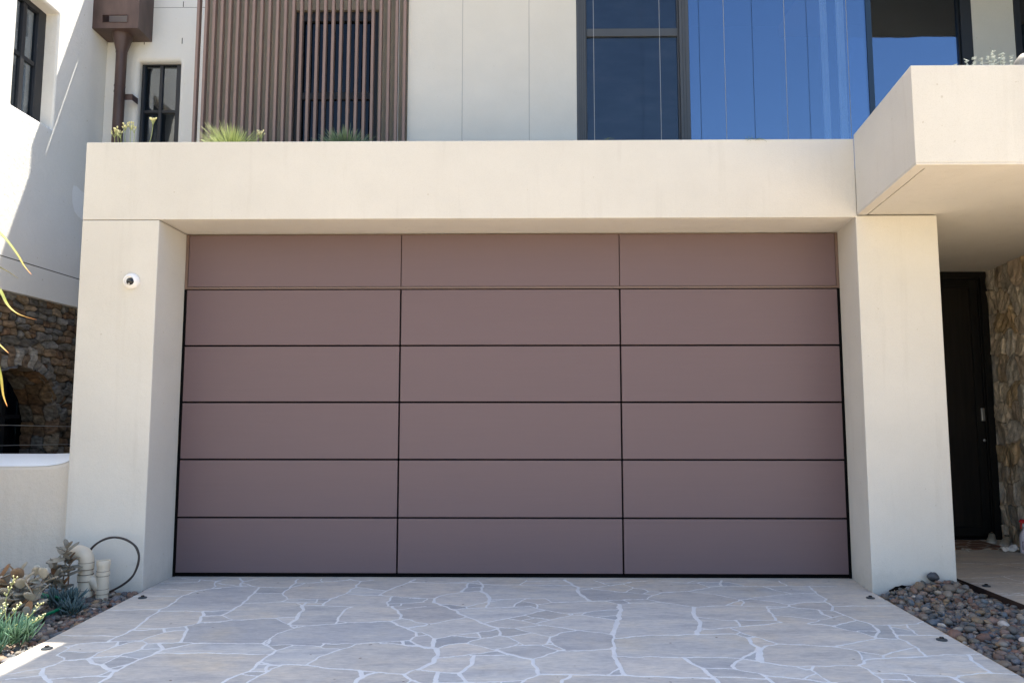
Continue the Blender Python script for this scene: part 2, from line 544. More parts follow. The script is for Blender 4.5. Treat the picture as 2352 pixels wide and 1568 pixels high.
def paved(name, x0, x1, y0, y1, lines, res, zfun, edgefun, seed):
    rng = np.random.default_rng(seed)
    segs = []
    for wd, p in lines:
        for i in range(len(p)-1):
            segs.append((*p[i], *p[i+1], wd))
    # close dangling ends on the nearest other joint
    S = np.array(segs)
    for wd, p in lines:
        for e in (p[0], p[-1]):
            own = np.zeros(len(S), bool)
            for q in p:
                own |= (np.abs(S[:, :2]-q).max(1) < 1e-6) | (np.abs(S[:, 2:4]-q).max(1) < 1e-6)
            T = S[~own]
            d = T[:, 2:4]-T[:, :2]
            t = np.clip(((e-T[:, :2])*d).sum(1)/np.maximum((d**2).sum(1), 1e-9), 0, 1)
            q = T[:, :2]+d*t[:, None]
            dd = np.hypot(*(q-e).T)
            j = dd.argmin()
            if 0.002 < dd[j] < 0.07:
                segs.append((*e, *q[j], wd*0.9))
    S = np.array(segs)
    # jitter: subdivide segments with little sideways noise for natural joints
    nx = int((x1-x0)/res)+1; ny = int((y1-y0)/res)+1
    xs = np.linspace(x0, x1, nx); ys = np.linspace(y0, y1, ny)
    X, Y = np.meshgrid(xs, ys)
    P = np.stack([X.ravel(), Y.ravel()], 1)
    # wobble the lookup position
    wob = 0.006
    ph = rng.uniform(0, 6.28, (6, 2)); fr = rng.uniform(12, 60, (6, 2))*rng.choice([-1, 1], (6, 2))
    Q = P.copy()
    for i in range(6):
        a = P@fr[i]
        Q[:, 0] += wob/2.2*np.sin(a+ph[i, 0])/ (1+i*0.3)
        Q[:, 1] += wob/2.2*np.cos(a*1.1+ph[i, 1])/ (1+i*0.3)
    D = np.full(len(P), 9.0)
    for s in S:
        w_ = s[4]
        m_ = (Q[:, 0] > min(s[0], s[2])-0.06) & (Q[:, 0] < max(s[0], s[2])+0.06) & (Q[:, 1] > min(s[1], s[3])-0.06) & (Q[:, 1] < max(s[1], s[3])+0.06)
        idx = np.nonzero(m_)[0]
        if not len(idx): continue
        q = Q[idx]; d = np.array([s[2]-s[0], s[3]-s[1]]); L2 = max((d**2).sum(), 1e-9)
        t = np.clip(((q-s[:2])@d)/L2, 0, 1)
        dist = np.hypot(*(q-(s[:2]+t[:, None]*d)).T) - 0.0062*(w_-1)*1.15
        D[idx] = np.minimum(D[idx], dist)
    # flood fill stones
    open_ = (D > 0.0075).reshape(ny, nx)
    lab = np.zeros((ny, nx), int)
    cur = 0
    for sy in range(0, ny, 3):
        for sx_ in range(0, nx, 3):
            if open_[sy, sx_] and lab[sy, sx_] == 0:
                cur += 1
                st = [(sy, sx_)]; lab[sy, sx_] = cur
                while st:
                    a, b_ = st.pop()
                    for c, e in ((a+1, b_), (a-1, b_), (a, b_+1), (a, b_-1)):
                        if 0 <= c < ny and 0 <= e < nx and open_[c, e] and lab[c, e] == 0:
                            lab[c, e] = cur; st.append((c, e))
    # spread labels into joints
    for _ in range(5):
        z = lab == 0
        for sh in ((1, 0), (-1, 0), (0, 1), (0, -1)):
            r_ = np.roll(lab, sh, (0, 1))
            lab = np.where(z & (lab == 0), r_, lab)
    n = cur+1
    base = np.array([0.620, 0.600, 0.570])
    v = rng.uniform(0, 1, n)
    cols = base[None]*(0.93+0.14*v[:, None])
    warm = rng.uniform(-0.03, 0.035, n)
    cols[:, 0] *= 1+warm; cols[:, 2] *= 1-warm*1.2
    cnt = np.bincount(lab.ravel(), minlength=n)
    dark = (cnt[:n]*res*res < 0.035) & (rng.uniform(0, 1, n) < 0.55)
    cols[dark] *= np.array([0.84, 0.86, 0.89])
    dk2 = rng.uniform(0, 1, n) < 0.08
    cols[dk2] *= np.array([0.87, 0.88, 0.91])
    col = cols[lab.ravel()]
    tilt = rng.uniform(-1, 1, (n, 2))*0.0009
    zz = zfun(P[:, 0], P[:, 1]) + (tilt[lab.ravel()]*(P-np.array([0, -1]))).sum(1)*0.4
    zz = zz + np.where(D < 0.006, 0.0012, 0)
    if edgefun: P = edgefun(P)
    V = np.column_stack([P, zz])
    I = np.arange(nx*ny).reshape(ny, nx)
    F = np.stack([I[:-1, :-1].ravel(), I[:-1, 1:].ravel(), I[1:, 1:].ravel(), I[1:, :-1].ravel()], 1)
    return V, F, col, D

PAVE = "1 -2.399 -0.062 -2.246 -0.097 -2.073 -0.15;1 -2.486 -0.225 -2.357 -0.199 -2.229 -0.167 -2.242 -0.107;1 -2.482 -0.38 -2.33 -0.4 -2.121 -0.432;1 -2.493 -0.596 -2.304 -0.586 -2.159 -0.584;1.2 -1.989 -0.359 -2.048 -0.376 -2.115 -0.432 -2.159 -0.584 -2.127 -0.792 -2.132 -0.94 -2.128 -0.984 -2.117 -1.12 -2.096 -1.239 -2.08 -1.333 -2.085 -1.424 -2.099 -1.494 -2.098 -1.569;1 -2.472 -0.945 -2.309 -0.936 -2.147 -0.923;1 -2.132 -0.977 -2.009 -0.956 -1.859 -0.969 -1.75 -0.952;1 -2.419 -1.472 -2.259 -1.473 -2.108 -1.477;1 -2.223 -1.62 -2.165 -1.591 -2.046 -1.572 -1.935 -1.555 -1.923 -1.558;1 -1.931 -1.542 -1.908 -1.456 -1.877 -1.403 -1.839 -1.372 -1.784 -1.366;1 -2.08 -1.333 -1.994 -1.336 -1.926 -1.322 -1.815 -1.296 -1.771 -1.225 -1.764 -1.205 -1.652 -1.194;1 -2.069 -1.373 -2.003 -1.36 -1.923 -1.327;1.5 -1.921 -1.327 -1.877 -1.403;1.3 -1.807 -1.296 -1.757 -1.419 -1.714 -1.572;1 -1.923 -1.558 -1.875 -1.615 -1.811 -1.603 -1.722 -1.58 -1.626 -1.595 -1.49 -1.598;1 -1.875 -1.615 -1.859 -1.693 -1.883 -1.732 -1.917 -1.784 -1.915 -1.806;1 -1.858 -1.696 -1.764 -1.7 -1.742 -1.699;1.6 -1.81 -1.606 -1.769 -1.669 -1.742 -1.699;1.2 -2.049 -1.577 -2.016 -1.641 -2.025 -1.664;1 -1.921 -1.562 -1.97 -1.584 -2.01 -1.648 -2.027 -1.68 -2.043 -1.771 -2.044 -1.851;1.4 -1.626 -1.595 -1.686 -1.66 -1.742 -1.699 -1.755 -1.767 -1.786 -1.855 -1.805 -1.951 -1.811 -2.024 -1.803 -2.148 -1.806 -2.187 -1.807 -2.23;1 -1.756 -1.764 -1.639 -1.761 -1.427 -1.755;1 -1.911 -1.813 -1.839 -1.834 -1.788 -1.852;1 -1.911 -1.813 -1.927 -1.919;1 -2.029 -1.83 -1.915 -1.806;2 -2.04 -1.858 -1.985 -1.913 -1.921 -1.946 -1.849 -2.011 -1.811 -2.024;1 -1.861 -1.989 -1.812 -1.938;1 -2.044 -1.851 -2.099 -1.869 -2.142 -1.881 -2.159 -1.95 -2.183 -1.996 -2.242 -2.036 -2.295 -2.081;1 -2.142 -1.881 -2.164 -1.846 -2.228 -1.803 -2.235 -1.721 -2.244 -1.683 -2.278 -1.66;1 -2.198 -1.751 -2.056 -1.749;1.6 -2.183 -1.996 -2.118 -2.091 -2.061 -2.14 -2.02 -2.19 -1.979 -2.255;1 -2.25 -2.14 -2.122 -2.091;1 -2.063 -2.137 -1.952 -2.114 -1.859 -2.094 -1.837 -2.024;1 -1.859 -2.094 -1.817 -2.1;1.5 -1.859 -0.969 -1.814 -1.054 -1.815 -1.085 -1.79 -1.156 -1.771 -1.225;1 -1.81 -1.065 -1.705 -1.063;1 -2.108 -0.151 -2.097 -0.21 -2.054 -0.297 -2.048 -0.376;1 -2.206 -0.115 -2.118 -0.145 -2.058 -0.073;1 -2.104 -0.181 -2.026 -0.239 -1.872 -0.295;1 -2.046 -0.368 -1.953 -0.324 -1.869 -0.303 -1.815 -0.288 -1.737 -0.321 -1.621 -0.337 -1.517 -0.332;1.4 -1.972 -0.056 -1.911 -0.163 -1.911 -0.208 -1.872 -0.295;1 -1.911 -0.163 -1.839 -0.07;1 -1.907 -0.202 -1.849 -0.231 -1.815 -0.288;1.3 -1.737 -0.321 -1.716 -0.446 -1.71 -0.525 -1.69 -0.714 -1.682 -0.786 -1.69 -0.934 -1.7 -1.053;1 -1.697 -0.499 -1.604 -0.503 -1.522 -0.502;1.2 -1.522 -0.502 -1.517 -0.332 -1.528 -0.187 -1.545 -0.066;1 -1.517 -0.332 -1.473 -0.26 -1.452 -0.195;1 -1.517 -0.202 -1.452 -0.195 -1.342 -0.155 -1.185 -0.107;1 -1.377 -0.063 -1.368 -0.11 -1.336 -0.155;1 -1.166 -0.07 -1.069 -0.136 -0.989 -0.098;1.3 -1.069 -0.136 -1.071 -0.312 -1.091 -0.503 -1.154 -0.653;1 -1.522 -0.502 -1.432 -0.649 -1.449 -0.728;1 -1.432 -0.649 -1.3 -0.66 -1.154 -0.653;1 -1.668 -0.774 -1.575 -0.749 -1.449 -0.728 -1.353 -0.745 -1.297 -0.815 -1.173 -0.814;1 -1.237 -0.664 -1.227 -0.744;1 -1.337 -0.74 -1.179 -0.767;1.3 -1.154 -0.653 -1.168 -0.731 -1.167 -0.813;1 -1.173 -0.814 -1.072 -0.835 -0.977 -0.838;1.8 -1.297 -0.815 -1.268 -0.872 -1.254 -0.961 -1.248 -1.067 -1.235 -1.128 -1.248 -1.247;1 -1.7 -1.053 -1.599 -1.154 -1.497 -1.132 -1.361 -1.106 -1.253 -1.077;1 -1.361 -1.106 -1.248 -1.247 -1.193 -1.312;1 -1.232 -1.256 -1.148 -1.264;1 -1.848 -0.958 -1.764 -0.95 -1.688 -0.938;1 -1.798 -1.075 -1.696 -1.063;1 -1.739 -1.215 -1.667 -1.19 -1.598 -1.158;1.2 -0.977 -0.838 -1.001 -0.913 -0.993 -1.135 -0.979 -1.214;1 -0.988 -1.175 -0.874 -1.197 -0.768 -1.182 -0.674 -1.161 -0.622 -1.11;1 -1.193 -1.312 -1.147 -1.268 -1.076 -1.254 -0.976 -1.223 -0.927 -1.203;1 -1.193 -1.312 -1.25 -1.412 -1.259 -1.524 -1.239 -1.598 -1.243 -1.63 -1.272 -1.59 -1.276 -1.549 -1.257 -1.532;1 -1.243 -1.63 -1.164 -1.707;1 -1.578 -1.594 -1.452 -1.598 -1.329 -1.596 -1.259 -1.598;1 -1.509 -1.757 -1.363 -1.765 -1.199 -1.774;1 -1.234 -1.63 -1.125 -1.615 -0.951 -1.642 -0.918 -1.672 -0.842 -1.687;1 -0.957 -1.602 -0.951 -1.642;1 -0.961 -1.602 -0.859 -1.596 -0.776 -1.595 -0.668 -1.566 -0.546 -1.552 -0.513 -1.535 -0.48 -1.454;1 -0.776 -1.595 -0.803 -1.647 -0.842 -1.687 -0.906 -1.792 -0.931 -1.871 -0.945 -1.926;1.3 -1.101 -1.631 -1.162 -1.714 -1.177 -1.811 -1.182 -1.888 -1.187 -2.015 -1.212 -2.066 -1.253 -2.128 -1.253 -2.179 -1.252 -2.234;1.2 -1.182 -1.888 -1.129 -1.925 -1.06 -1.928 -0.945 -1.926 -0.86 -1.965 -0.766 -1.983 -0.677 -2.002 -0.589 -2.026 -0.453 -2.05;1.5 -1.129 -1.925 -1.107 -2.027;1 -1.182 -2.028 -1.107 -2.027;1 -1.06 -1.928 -1.103 -2.027 -1.125 -2.09 -1.144 -2.178 -1.149 -2.232;1 -1.207 -2.066 -1.125 -2.078;1.9 -0.677 -2.002 -0.642 -2.083 -0.658 -2.132 -0.662 -2.171 -0.662 -2.225;1.5 -0.642 -2.083 -0.587 -2.032;1 -0.453 -2.05 -0.44 -2.024 -0.402 -1.978 -0.373 -1.918;1.5 -0.453 -2.05 -0.415 -2.129 -0.34 -2.181;1 -0.415 -2.135 -0.435 -2.168;1 -0.655 -1.582 -0.533 -1.604 -0.445 -1.631 -0.407 -1.658;1.4 -0.546 -1.552 -0.533 -1.604;1 -0.513 -1.535 -0.445 -1.631;1.4 -0.674 -1.161 -0.621 -1.247 -0.552 -1.312 -0.5 -1.384 -0.48 -1.454;1 -0.552 -1.312 -0.459 -1.245;1 -0.622 -1.11 -0.612 -1.099 -0.505 -1.197 -0.463 -1.216;1.4 -0.729 -0.83 -0.664 -0.952 -0.624 -1.099;1 -0.672 -0.909 -0.513 -0.827;1 -1.071 -0.312 -0.835 -0.42;1.3 -0.686 -0.069 -0.784 -0.308 -0.835 -0.42 -0.856 -0.513;1 -0.696 -0.146 -0.598 -0.159;1 -1.091 -0.503 -0.956 -0.549 -0.836 -0.552 -0.763 -0.577 -0.538 -0.629;1 -0.856 -0.513 -0.836 -0.552;1.2 -0.767 -0.589 -0.771 -0.725 -0.759 -0.808;1 -0.763 -0.773 -0.672 -0.76 -0.526 -0.722;1 -0.757 -0.819 -0.669 -0.818;1 -0.678 -0.76 -0.669 -0.818;1 -0.536 -0.649 -0.54 -0.722;1 -0.716 -0.155 -0.511 -0.179 -0.384 -0.177 -0.234 -0.109;1 -0.384 -0.177 -0.229 -0.193 -0.188 -0.222;1 -0.235 -0.093 -0.188 -0.222 -0.055 -0.234 0.077 -0.229 0.256 -0.236 0.447 -0.239;1 0.121 -0.088 0.077 -0.229;1 0.118 -0.113 0.396 -0.091;1.9 0.397 -0.069 0.447 -0.233 0.481 -0.318 0.463 -0.388 0.478 -0.52 0.526 -0.676;1 0.608 -0.075 0.697 -0.244;1 0.665 -0.171 0.865 -0.139;1 0.487 -0.318 0.572 -0.311 0.696 -0.253 0.864 -0.145;1 0.572 -0.317 0.569 -0.35;1 0.483 -0.374 0.569 -0.35 0.787 -0.45;1.4 -0.3 -0.229 -0.294 -0.315 -0.323 -0.439;1 -0.287 -0.315 -0.196 -0.314;1.5 -0.188 -0.222 -0.19 -0.419;1 -0.646 -0.625 -0.48 -0.628 -0.467 -0.572 -0.412 -0.507 -0.322 -0.453 -0.19 -0.419;1.9 -0.19 -0.419 -0.134 -0.542 -0.121 -0.692;1 -0.121 -0.692 -0.251 -0.824;1.5 -0.48 -0.628 -0.476 -0.733 -0.44 -0.763;1 -0.44 -0.763 -0.251 -0.824;1.5 -0.44 -0.763 -0.338 -0.904 -0.245 -1.063 -0.209 -1.094 -0.142 -1.202 -0.048 -1.296;1 -0.338 -0.899 -0.247 -0.874 -0.143 -0.856 0.032 -0.838 0.143 -0.813 0.183 -0.874 0.234 -0.907;1 -0.26 -0.824 -0.256 -0.874;1.3 -0.121 -0.692 -0.133 -0.833;1 -0.123 -0.655 -0.032 -0.642 0.115 -0.622 0.237 -0.618;1 -0.032 -0.642 -0.132 -0.728;1 0.115 -0.622 0.037 -0.785 0.032 -0.838;1 0.237 -0.618 0.282 -0.718;1 0.096 -0.706 0.18 -0.755 0.185 -0.783;1 0.183 -0.874 0.179 -0.783 0.282 -0.722 0.525 -0.683 0.636 -0.669 0.792 -0.642;1 0.629 -0.677 0.703 -0.757;1 0.234 -0.907 0.101 -1.027 -0.004 -1.101 -0.126 -1.202;1 0.234 -0.907 0.328 -0.982 0.394 -1.013 0.45 -1.016 0.53 -1.063 0.638 -1.128;1 0.368 -0.988 0.478 -0.952 0.687 -0.878;1 0.45 -1.016 0.478 -0.952;1 0.53 -1.063 0.656 -1.03;1 0.101 -1.027 0.162 -1.078 0.25 -1.118;1 0.09 -1.146 0.162 -1.084;1 0.394 -1.013 0.25 -1.118 0.171 -1.198;1 -0.004 -1.101 0.09 -1.15 0.197 -1.236;1 -0.048 -1.296 0.037 -1.295 0.116 -1.275 0.197 -1.242;1 0.197 -1.236 0.312 -1.281 0.393 -1.335 0.503 -1.379 0.582 -1.413;1 0.037 -1.295 0.141 -1.384 0.237 -1.458;1.2 0.393 -1.335 0.296 -1.391 0.241 -1.478 0.229 -1.537 0.213 -1.586;1 -0.546 -1.293 -0.463 -1.236 -0.249 -1.078;1 -0.481 -1.454 -0.422 -1.436;1 -0.465 -1.383 -0.422 -1.436 -0.383 -1.504;1 -0.496 -1.627 -0.436 -1.634;1 -0.507 -1.555 -0.436 -1.634 -0.38 -1.657;1.9 -0.383 -1.504 -0.377 -1.553 -0.38 -1.657 -0.349 -1.672;1 -0.368 -1.503 -0.317 -1.46 -0.158 -1.388 -0.047 -1.323;1 -0.282 -1.454 -0.137 -1.487;1 -0.158 -1.388 -0.132 -1.487;1.3 -0.048 -1.296 -0.028 -1.439;1 -0.349 -1.672 -0.293 -1.601 -0.207 -1.575 -0.132 -1.5 -0.028 -1.439;1 -0.207 -1.575 -0.104 -1.646 -0.035 -1.706;1 -0.028 -1.439 0.019 -1.473 0.094 -1.603;1 0.019 -1.455 0.141 -1.389;1 -0.045 -1.676 0.046 -1.628 0.094 -1.611 0.212 -1.594 0.246 -1.596;1 0.07 -1.571 0.046 -1.628;1 0.234 -1.528 0.251 -1.601 0.301 -1.679;1 0.197 -1.618 0.276 -1.694 0.376 -1.7 0.542 -1.664;1 0.276 -1.694 0.149 -1.828;1.6 -0.035 -1.706 0.043 -1.772 0.135 -1.835 0.144 -1.904 0.168 -2.035;2 -0.349 -1.672 -0.333 -1.77 -0.343 -1.884 -0.377 -1.938 -0.398 -1.985;1 -0.327 -1.827 -0.261 -1.791 -0.169 -1.76 -0.035 -1.706;1 -0.168 -1.782 -0.065 -1.773 0.024 -1.765;1.7 -0.148 -1.796 -0.163 -1.922 -0.18 -1.988 -0.203 -2.033;1 -0.397 -1.989 -0.305 -2.022 -0.203 -2.033;1.8 -0.305 -2.026 -0.303 -2.151 -0.291 -2.186;1.6 -0.203 -2.033 -0.159 -2.164 -0.138 -2.218;1 -0.394 -2.134 -0.36 -2.167;1 -0.352 -2.167 -0.037 -2.147 0.093 -2.122;1 -0.008 -2.153 -0.006 -2.205;1 0.167 -2.041 0.093 -2.128 0.077 -2.161 0.056 -2.204;1.3 0.167 -2.041 0.306 -2.048 0.479 -2.049 0.587 -2.054;1.4 0.314 -2.064 0.272 -2.119 0.257 -2.167 0.251 -2.202;1 0.479 -2.049 0.554 -1.939;2.2 0.702 -0.764 0.686 -0.933 0.653 -1.102 0.607 -1.296 0.586 -1.404;1.2 0.586 -1.404 0.56 -1.636;1.8 0.56 -1.636 0.546 -1.787 0.551 -1.925 0.561 -2.048;1 0.583 -1.49 0.673 -1.463;1 0.555 -1.789 0.626 -1.785;1 0.703 -0.757 0.778 -0.739;1 0.746 -0.655 0.768 -0.716;1 0.842 -0.139 0.99 -0.091;1 0.807 -0.199 0.856 -0.313 0.787 -0.437;1 0.713 -0.425 0.787 -0.437 0.912 -0.488 0.949 -0.527;1 0.856 -0.313 0.927 -0.354 0.942 -0.421 0.901 -0.481;1 0.948 -0.421 1.041 -0.433 1.211 -0.41;1 1.085 -0.09 1.164 -0.134 1.254 -0.154 1.337 -0.171 1.39 -0.277;1 1.254 -0.154 1.312 -0.102;1 1.339 -0.162 1.373 -0.131 1.498 -0.138;1.4 1.527 -0.068 1.48 -0.233;1 1.514 -0.153 1.565 -0.138 1.638 -0.23;1 1.39 -0.277 1.476 -0.247 1.719 -0.244 2.099 -0.244 2.274 -0.25;1 1.384 -0.3 1.302 -0.348 1.211 -0.41;1 1.933 -0.078 1.945 -0.235;1 0.747 -0.643 0.895 -0.629 0.949 -0.527 1.039 -0.447 1.211 -0.41 1.349 -0.469 1.437 -0.558 1.506 -0.64;1 0.895 -0.629 0.967 -0.701 1.156 -0.82;1 0.765 -0.728 0.965 -0.713;1 1.154 -0.827 1.253 -0.802 1.37 -0.782 1.606 -0.797 1.744 -0.807 1.899 -0.872 1.985 -0.9;1 1.506 -0.64 1.371 -0.778;1 1.507 -0.657 1.492 -0.729 1.466 -0.776;1 1.506 -0.64 1.619 -0.568 1.901 -0.466 2.059 -0.446;1 1.767 -0.257 1.821 -0.368 1.888 -0.467;1 1.587 -0.631 1.679 -0.667 1.779 -0.756;1 1.744 -0.807 1.779 -0.756 1.891 -0.695 2.029 -0.679;1.2 2.095 -0.253 2.059 -0.446 2.066 -0.6 2.029 -0.679 2.031 -0.803 1.985 -0.9;2.1 1.154 -0.827 1.112 -1.034 1.116 -1.135 1.093 -1.27 1.037 -1.407;1 1.124 -1.054 1.184 -1.084 1.246 -1.118 1.334 -1.116 1.567 -1.123;1.2 1.334 -1.116 1.326 -1.23;1 1.09 -1.28 1.128 -1.307;1 1.059 -1.335 1.128 -1.307 1.259 -1.272 1.358 -1.239 1.474 -1.208 1.589 -1.154;1.2 1.624 -0.797 1.593 -0.91 1.589 -1.006 1.567 -1.123;1 1.617 -0.854 1.742 -0.812;1 1.589 -1.006 1.696 -1.036 1.822 -1.112;1.6 1.903 -0.905 1.896 -0.981 1.922 -1.054;1 1.723 -1.186 1.796 -1.204 1.864 -1.237;1 1.944 -1.043 1.82 -1.116 1.723 -1.186;1 1.259 -1.272 1.29 -1.362 1.338 -1.442 1.377 -1.479 1.422 -1.569;1 1.255 -1.395 1.29 -1.362;1 0.672 -1.455 0.741 -1.433 0.897 -1.417 1.037 -1.407 1.158 -1.396 1.255 -1.395 1.299 -1.472 1.337 -1.446;1.8 1.299 -1.472 1.289 -1.571 1.306 -1.641;1 1.422 -1.569 1.357 -1.602 1.306 -1.641;1 1.422 -1.569 1.548 -1.583 1.708 -1.612;2.6 1.306 -1.641 1.245 -1.848;1.6 1.301 -1.657 1.186 -1.785 1.129 -1.856 1.091 -1.918 1.094 -1.964;1 0.624 -1.786 0.732 -1.784 0.878 -1.796 1.009 -1.787 1.173 -1.799;1 1.169 -1.814 1.245 -1.848 1.323 -1.899 1.392 -1.92 1.428 -1.966;1.7 0.878 -1.796 0.907 -1.873 0.935 -1.947 0.959 -2.061 0.966 -2.149 0.968 -2.203;1.2 0.936 -1.94 1.094 -1.964 1.186 -2.021 1.224 -2.051 1.356 -2.09 1.489 -2.138;1 1.393 -1.918 1.484 -1.913 1.586 -1.904;1 1.482 -1.917 1.441 -1.966 1.45 -2.011 1.356 -2.09;1 1.45 -2.011 1.466 -2.079 1.466 -2.142;1 0.967 -2.061 1.207 -2.088;1.4 1.193 -2.027 1.21 -2.106 1.214 -2.145 1.216 -2.188;1.3 0.585 -2.056 0.683 -2.065 0.851 -2.081 0.953 -2.086;1.2 1.98 -0.904 2.032 -0.791 2.2 -0.782 2.444 -0.774;1.3 1.997 -0.904 2.013 -1 2.047 -1.112 2.089 -1.209 2.064 -1.33 1.993 -1.428 1.988 -1.47;1 2.013 -1 1.944 -1.043;1 1.845 -1.232 2.052 -1.102;1 1.845 -1.232 1.9 -1.314 1.953 -1.359 1.986 -1.454;1 1.949 -1.332 2.067 -1.325;1 2.091 -1.206 2.17 -1.208 2.282 -1.197 2.356 -1.177 2.436 -1.117;1.2 2.169 -1.214 2.142 -1.329 2.103 -1.469 2.118 -1.518 2.117 -1.607 2.111 -1.691 2.094 -1.758;1 2.167 -1.246 2.246 -1.319;1 2.277 -1.207 2.251 -1.319 2.24 -1.399;1 2.133 -1.4 2.238 -1.402 2.415 -1.413;1 1.988 -1.47 1.87 -1.522 1.72 -1.597;1 1.988 -1.47 2.103 -1.469;1 1.709 -1.608 1.789 -1.681 1.881 -1.746;1 2.113 -1.615 1.976 -1.686 1.891 -1.746 1.867 -1.775;1 1.789 -1.681 1.76 -1.82;1.2 2.09 -1.765 1.938 -1.782 1.789 -1.805 1.715 -1.889;1 2.094 -1.758 2.195 -1.735 2.402 -1.724;1 1.592 -1.904 1.704 -1.903 1.714 -2.007 1.717 -2.099 1.685 -2.159;1 1.716 -2.003 1.81 -2.006 1.857 -2.024 2.043 -2.046 2.062 -2.064 2.097 -2.033 2.264 -1.993 2.396 -2.023;1 1.854 -2.03 1.843 -2.086 1.85 -2.137 1.846 -2.168;1 1.725 -2.093 1.84 -2.092;1.6 2.062 -2.064 2.052 -2.134 2.047 -2.177;1.6 2.315 -1.733 2.285 -1.819 2.264 -1.993"
EPAVE = "1 3.265 0.012 3.457 0.037 3.651 0.094 3.823 0.122;1 3.651 0.094 3.644 0.008 3.686 -0.083;1 3.203 -0.165 3.503 -0.107 3.65 -0.138;1 3.212 -0.429 3.359 -0.454 3.468 -0.412;1 3.238 -0.507 3.424 -0.479"
XL = lambda y: -2.478 + 0.0400*(-0.45-y) if True else 0
def drive_edge(P):
    # driveway sides taper a little towards the street
    y = P[:, 1]
    yl = np.clip(-0.44-y, 0, 9)
    L = np.where(y > -0.44, -2.495, -2.480+0.040*yl)
    Rr = np.where(y > -0.44, 2.495+0.125*np.clip(y, -1, 0)*1.0, 2.447-0.046*yl)
    P = P.copy()
    P[:, 0] = np.clip(P[:, 0], L, Rr)
    return P
V, F, c_, D = paved('driveway', -2.50, 2.50, -2.45, 0.03, parse(PAVE), 0.0075, lambda x, y: 0*x, drive_edge, 3)
drv = np_mesh('driveway', V, F, M['paving'], None, True, c_, D)
tag(drv, None, None, kind='structure')
# slab edge under the paving
e = MB()
for s, xa, xb in ((-1, -2.480, -2.400), (1, 2.447, 2.354)):
    e.add([(xa, -0.44, 0.001), (xb, -2.45, 0.001), (xb, -2.45, -0.12), (xa, -0.44, -0.12)], [(0, 1, 2, 3)])
obj('slab_edge', e, M['concrete'], drv, recalc=False)
e = MB(); e.prism([(-2.40, -7.0), (2.354, -7.0), (2.354, -2.452), (-2.40, -2.452)], -0.12, -0.001)
tag(obj('driveway_apron', e, M['paving_far']), None, None, kind='structure')

V, F, c_, D = paved('entry_path', 3.22, 5.2, -2.45, 1.75, parse(EPAVE)+[(1, np.array(p)) for p in (
    [(3.35, 0.62), (3.9, 0.55), (4.7, 0.72)], [(3.9, 0.55), (4.1, 0.2), (4.9, 0.1)], [(3.35, 1.0), (4.0, 1.1), (4.6, 0.98)], [(4.0, 1.1), (4.15, 1.7)],
    [(3.24, -1.1), (3.9, -1.0), (5.1, -1.2)], [(4.1, -1.0), (4.2, -0.5)], [(3.24, -1.7), (4.3, -1.62), (5.1, -1.8)], [(4.0, -1.0), (3.8, -1.65)])],
    0.01, lambda x, y: 0*x+0.0, None, 5)
c_ = c_*np.array([0.95, 0.90, 0.84])
pth = np_mesh('entry_path', V, F, M['paving'], None, True, c_, D)
tag(pth, None, None, kind='structure')

g = MB(); g.box(-4.10, -2.402, -7.0, -3.2, -0.12, -0.012); g.box(2.356, 3.145, -7.0, -3.2, -0.12, -0.012); g.box(3.16, 12.0, -7.0, -2.46, -0.12, -0.010)
tag(obj('bounce_paving', g, M['paving_far']), None, None, kind='structure')  # unseen paving added to bounce warm sunlight up to the soffits
g = MB(); g.box(-60, 60, -4000/50, 60, -0.6, -0.16)
tag(obj('ground', g, M['kicker']), None, None, kind='structure')
g = MB(); g.box(-60, 60, -9.0, -7.0, -0.15, -0.03)
tag(obj('footpath', g, M['concrete']), None, None, kind='structure')
g = MB(); g.box(-60, 60, -17.0, -9.2, -0.15, -0.10)
tag(obj('road', g, M['asphalt']), None, None, kind='structure')
g = MB(); g.box(-60, 60, -9.2, -9.0, -0.15, -0.035)
tag(obj('kerb', g, M['concrete'], bevel=0.01), None, None, kind='structure')
g = MB(); g.box(-60, 60, -79, -17.1, -0.15, -0.04)
tag(obj('far_verge', g, M['verge']), None, None, kind='structure')

# ------------------------------------------------------------------ the modern house
house = thing('modern_house', 'cream rendered modern house with a wide mauve brown garage door and timber look battens above', 'house')
ZB = 2.575     # beam underside
ZT = 3.152     # ledge top
b = MB(); b.box(-3.050, -2.497, -0.44, 0.35, -0.1, ZB-0.004)
obj('pillar', b, M['render'], house, bevel=0.006)
b = MB(); b.prism([(2.497, 0.0), (2.442, -0.44), (3.010, -0.44), (3.37, 1.80), (2.497, 1.80)], -0.1, ZB+0.012)
obj('pillar', b, M['render'], house, bevel=0.006)
# beam with drip groove, parapet and planter floor: one profile
prof = [(-0.44, ZB), (-0.402, ZB), (-0.402, ZB+0.010), (-0.392, ZB+0.010), (-0.392, ZB+0.002), (1.00, ZB+0.002), (1.00, 2.95), (-0.29, 2.95), (-0.29, ZT-0.004), (-0.44, ZT-0.008)]
b = MB(); b.extrude_x(prof, -3.050, 2.452)
b.box(2.4525, 2.64, -0.37, 0.9, ZB+0.003, 2.94)
obj('garage_beam', b, M['render'], house, bevel=0.006)
# shadow gap filler over the left pillar
b = MB(); b.box(-3.046, -2.51, -0.431, 0.3, ZB-0.0035, ZB-0.0005)
obj('movement_joint', b, M['corten'], house)
b = MB(); b.box(-2.96, 2.44, -0.285, 0.93, 2.955, 3.03)
obj('planter_soil', b, M['soil'], house)
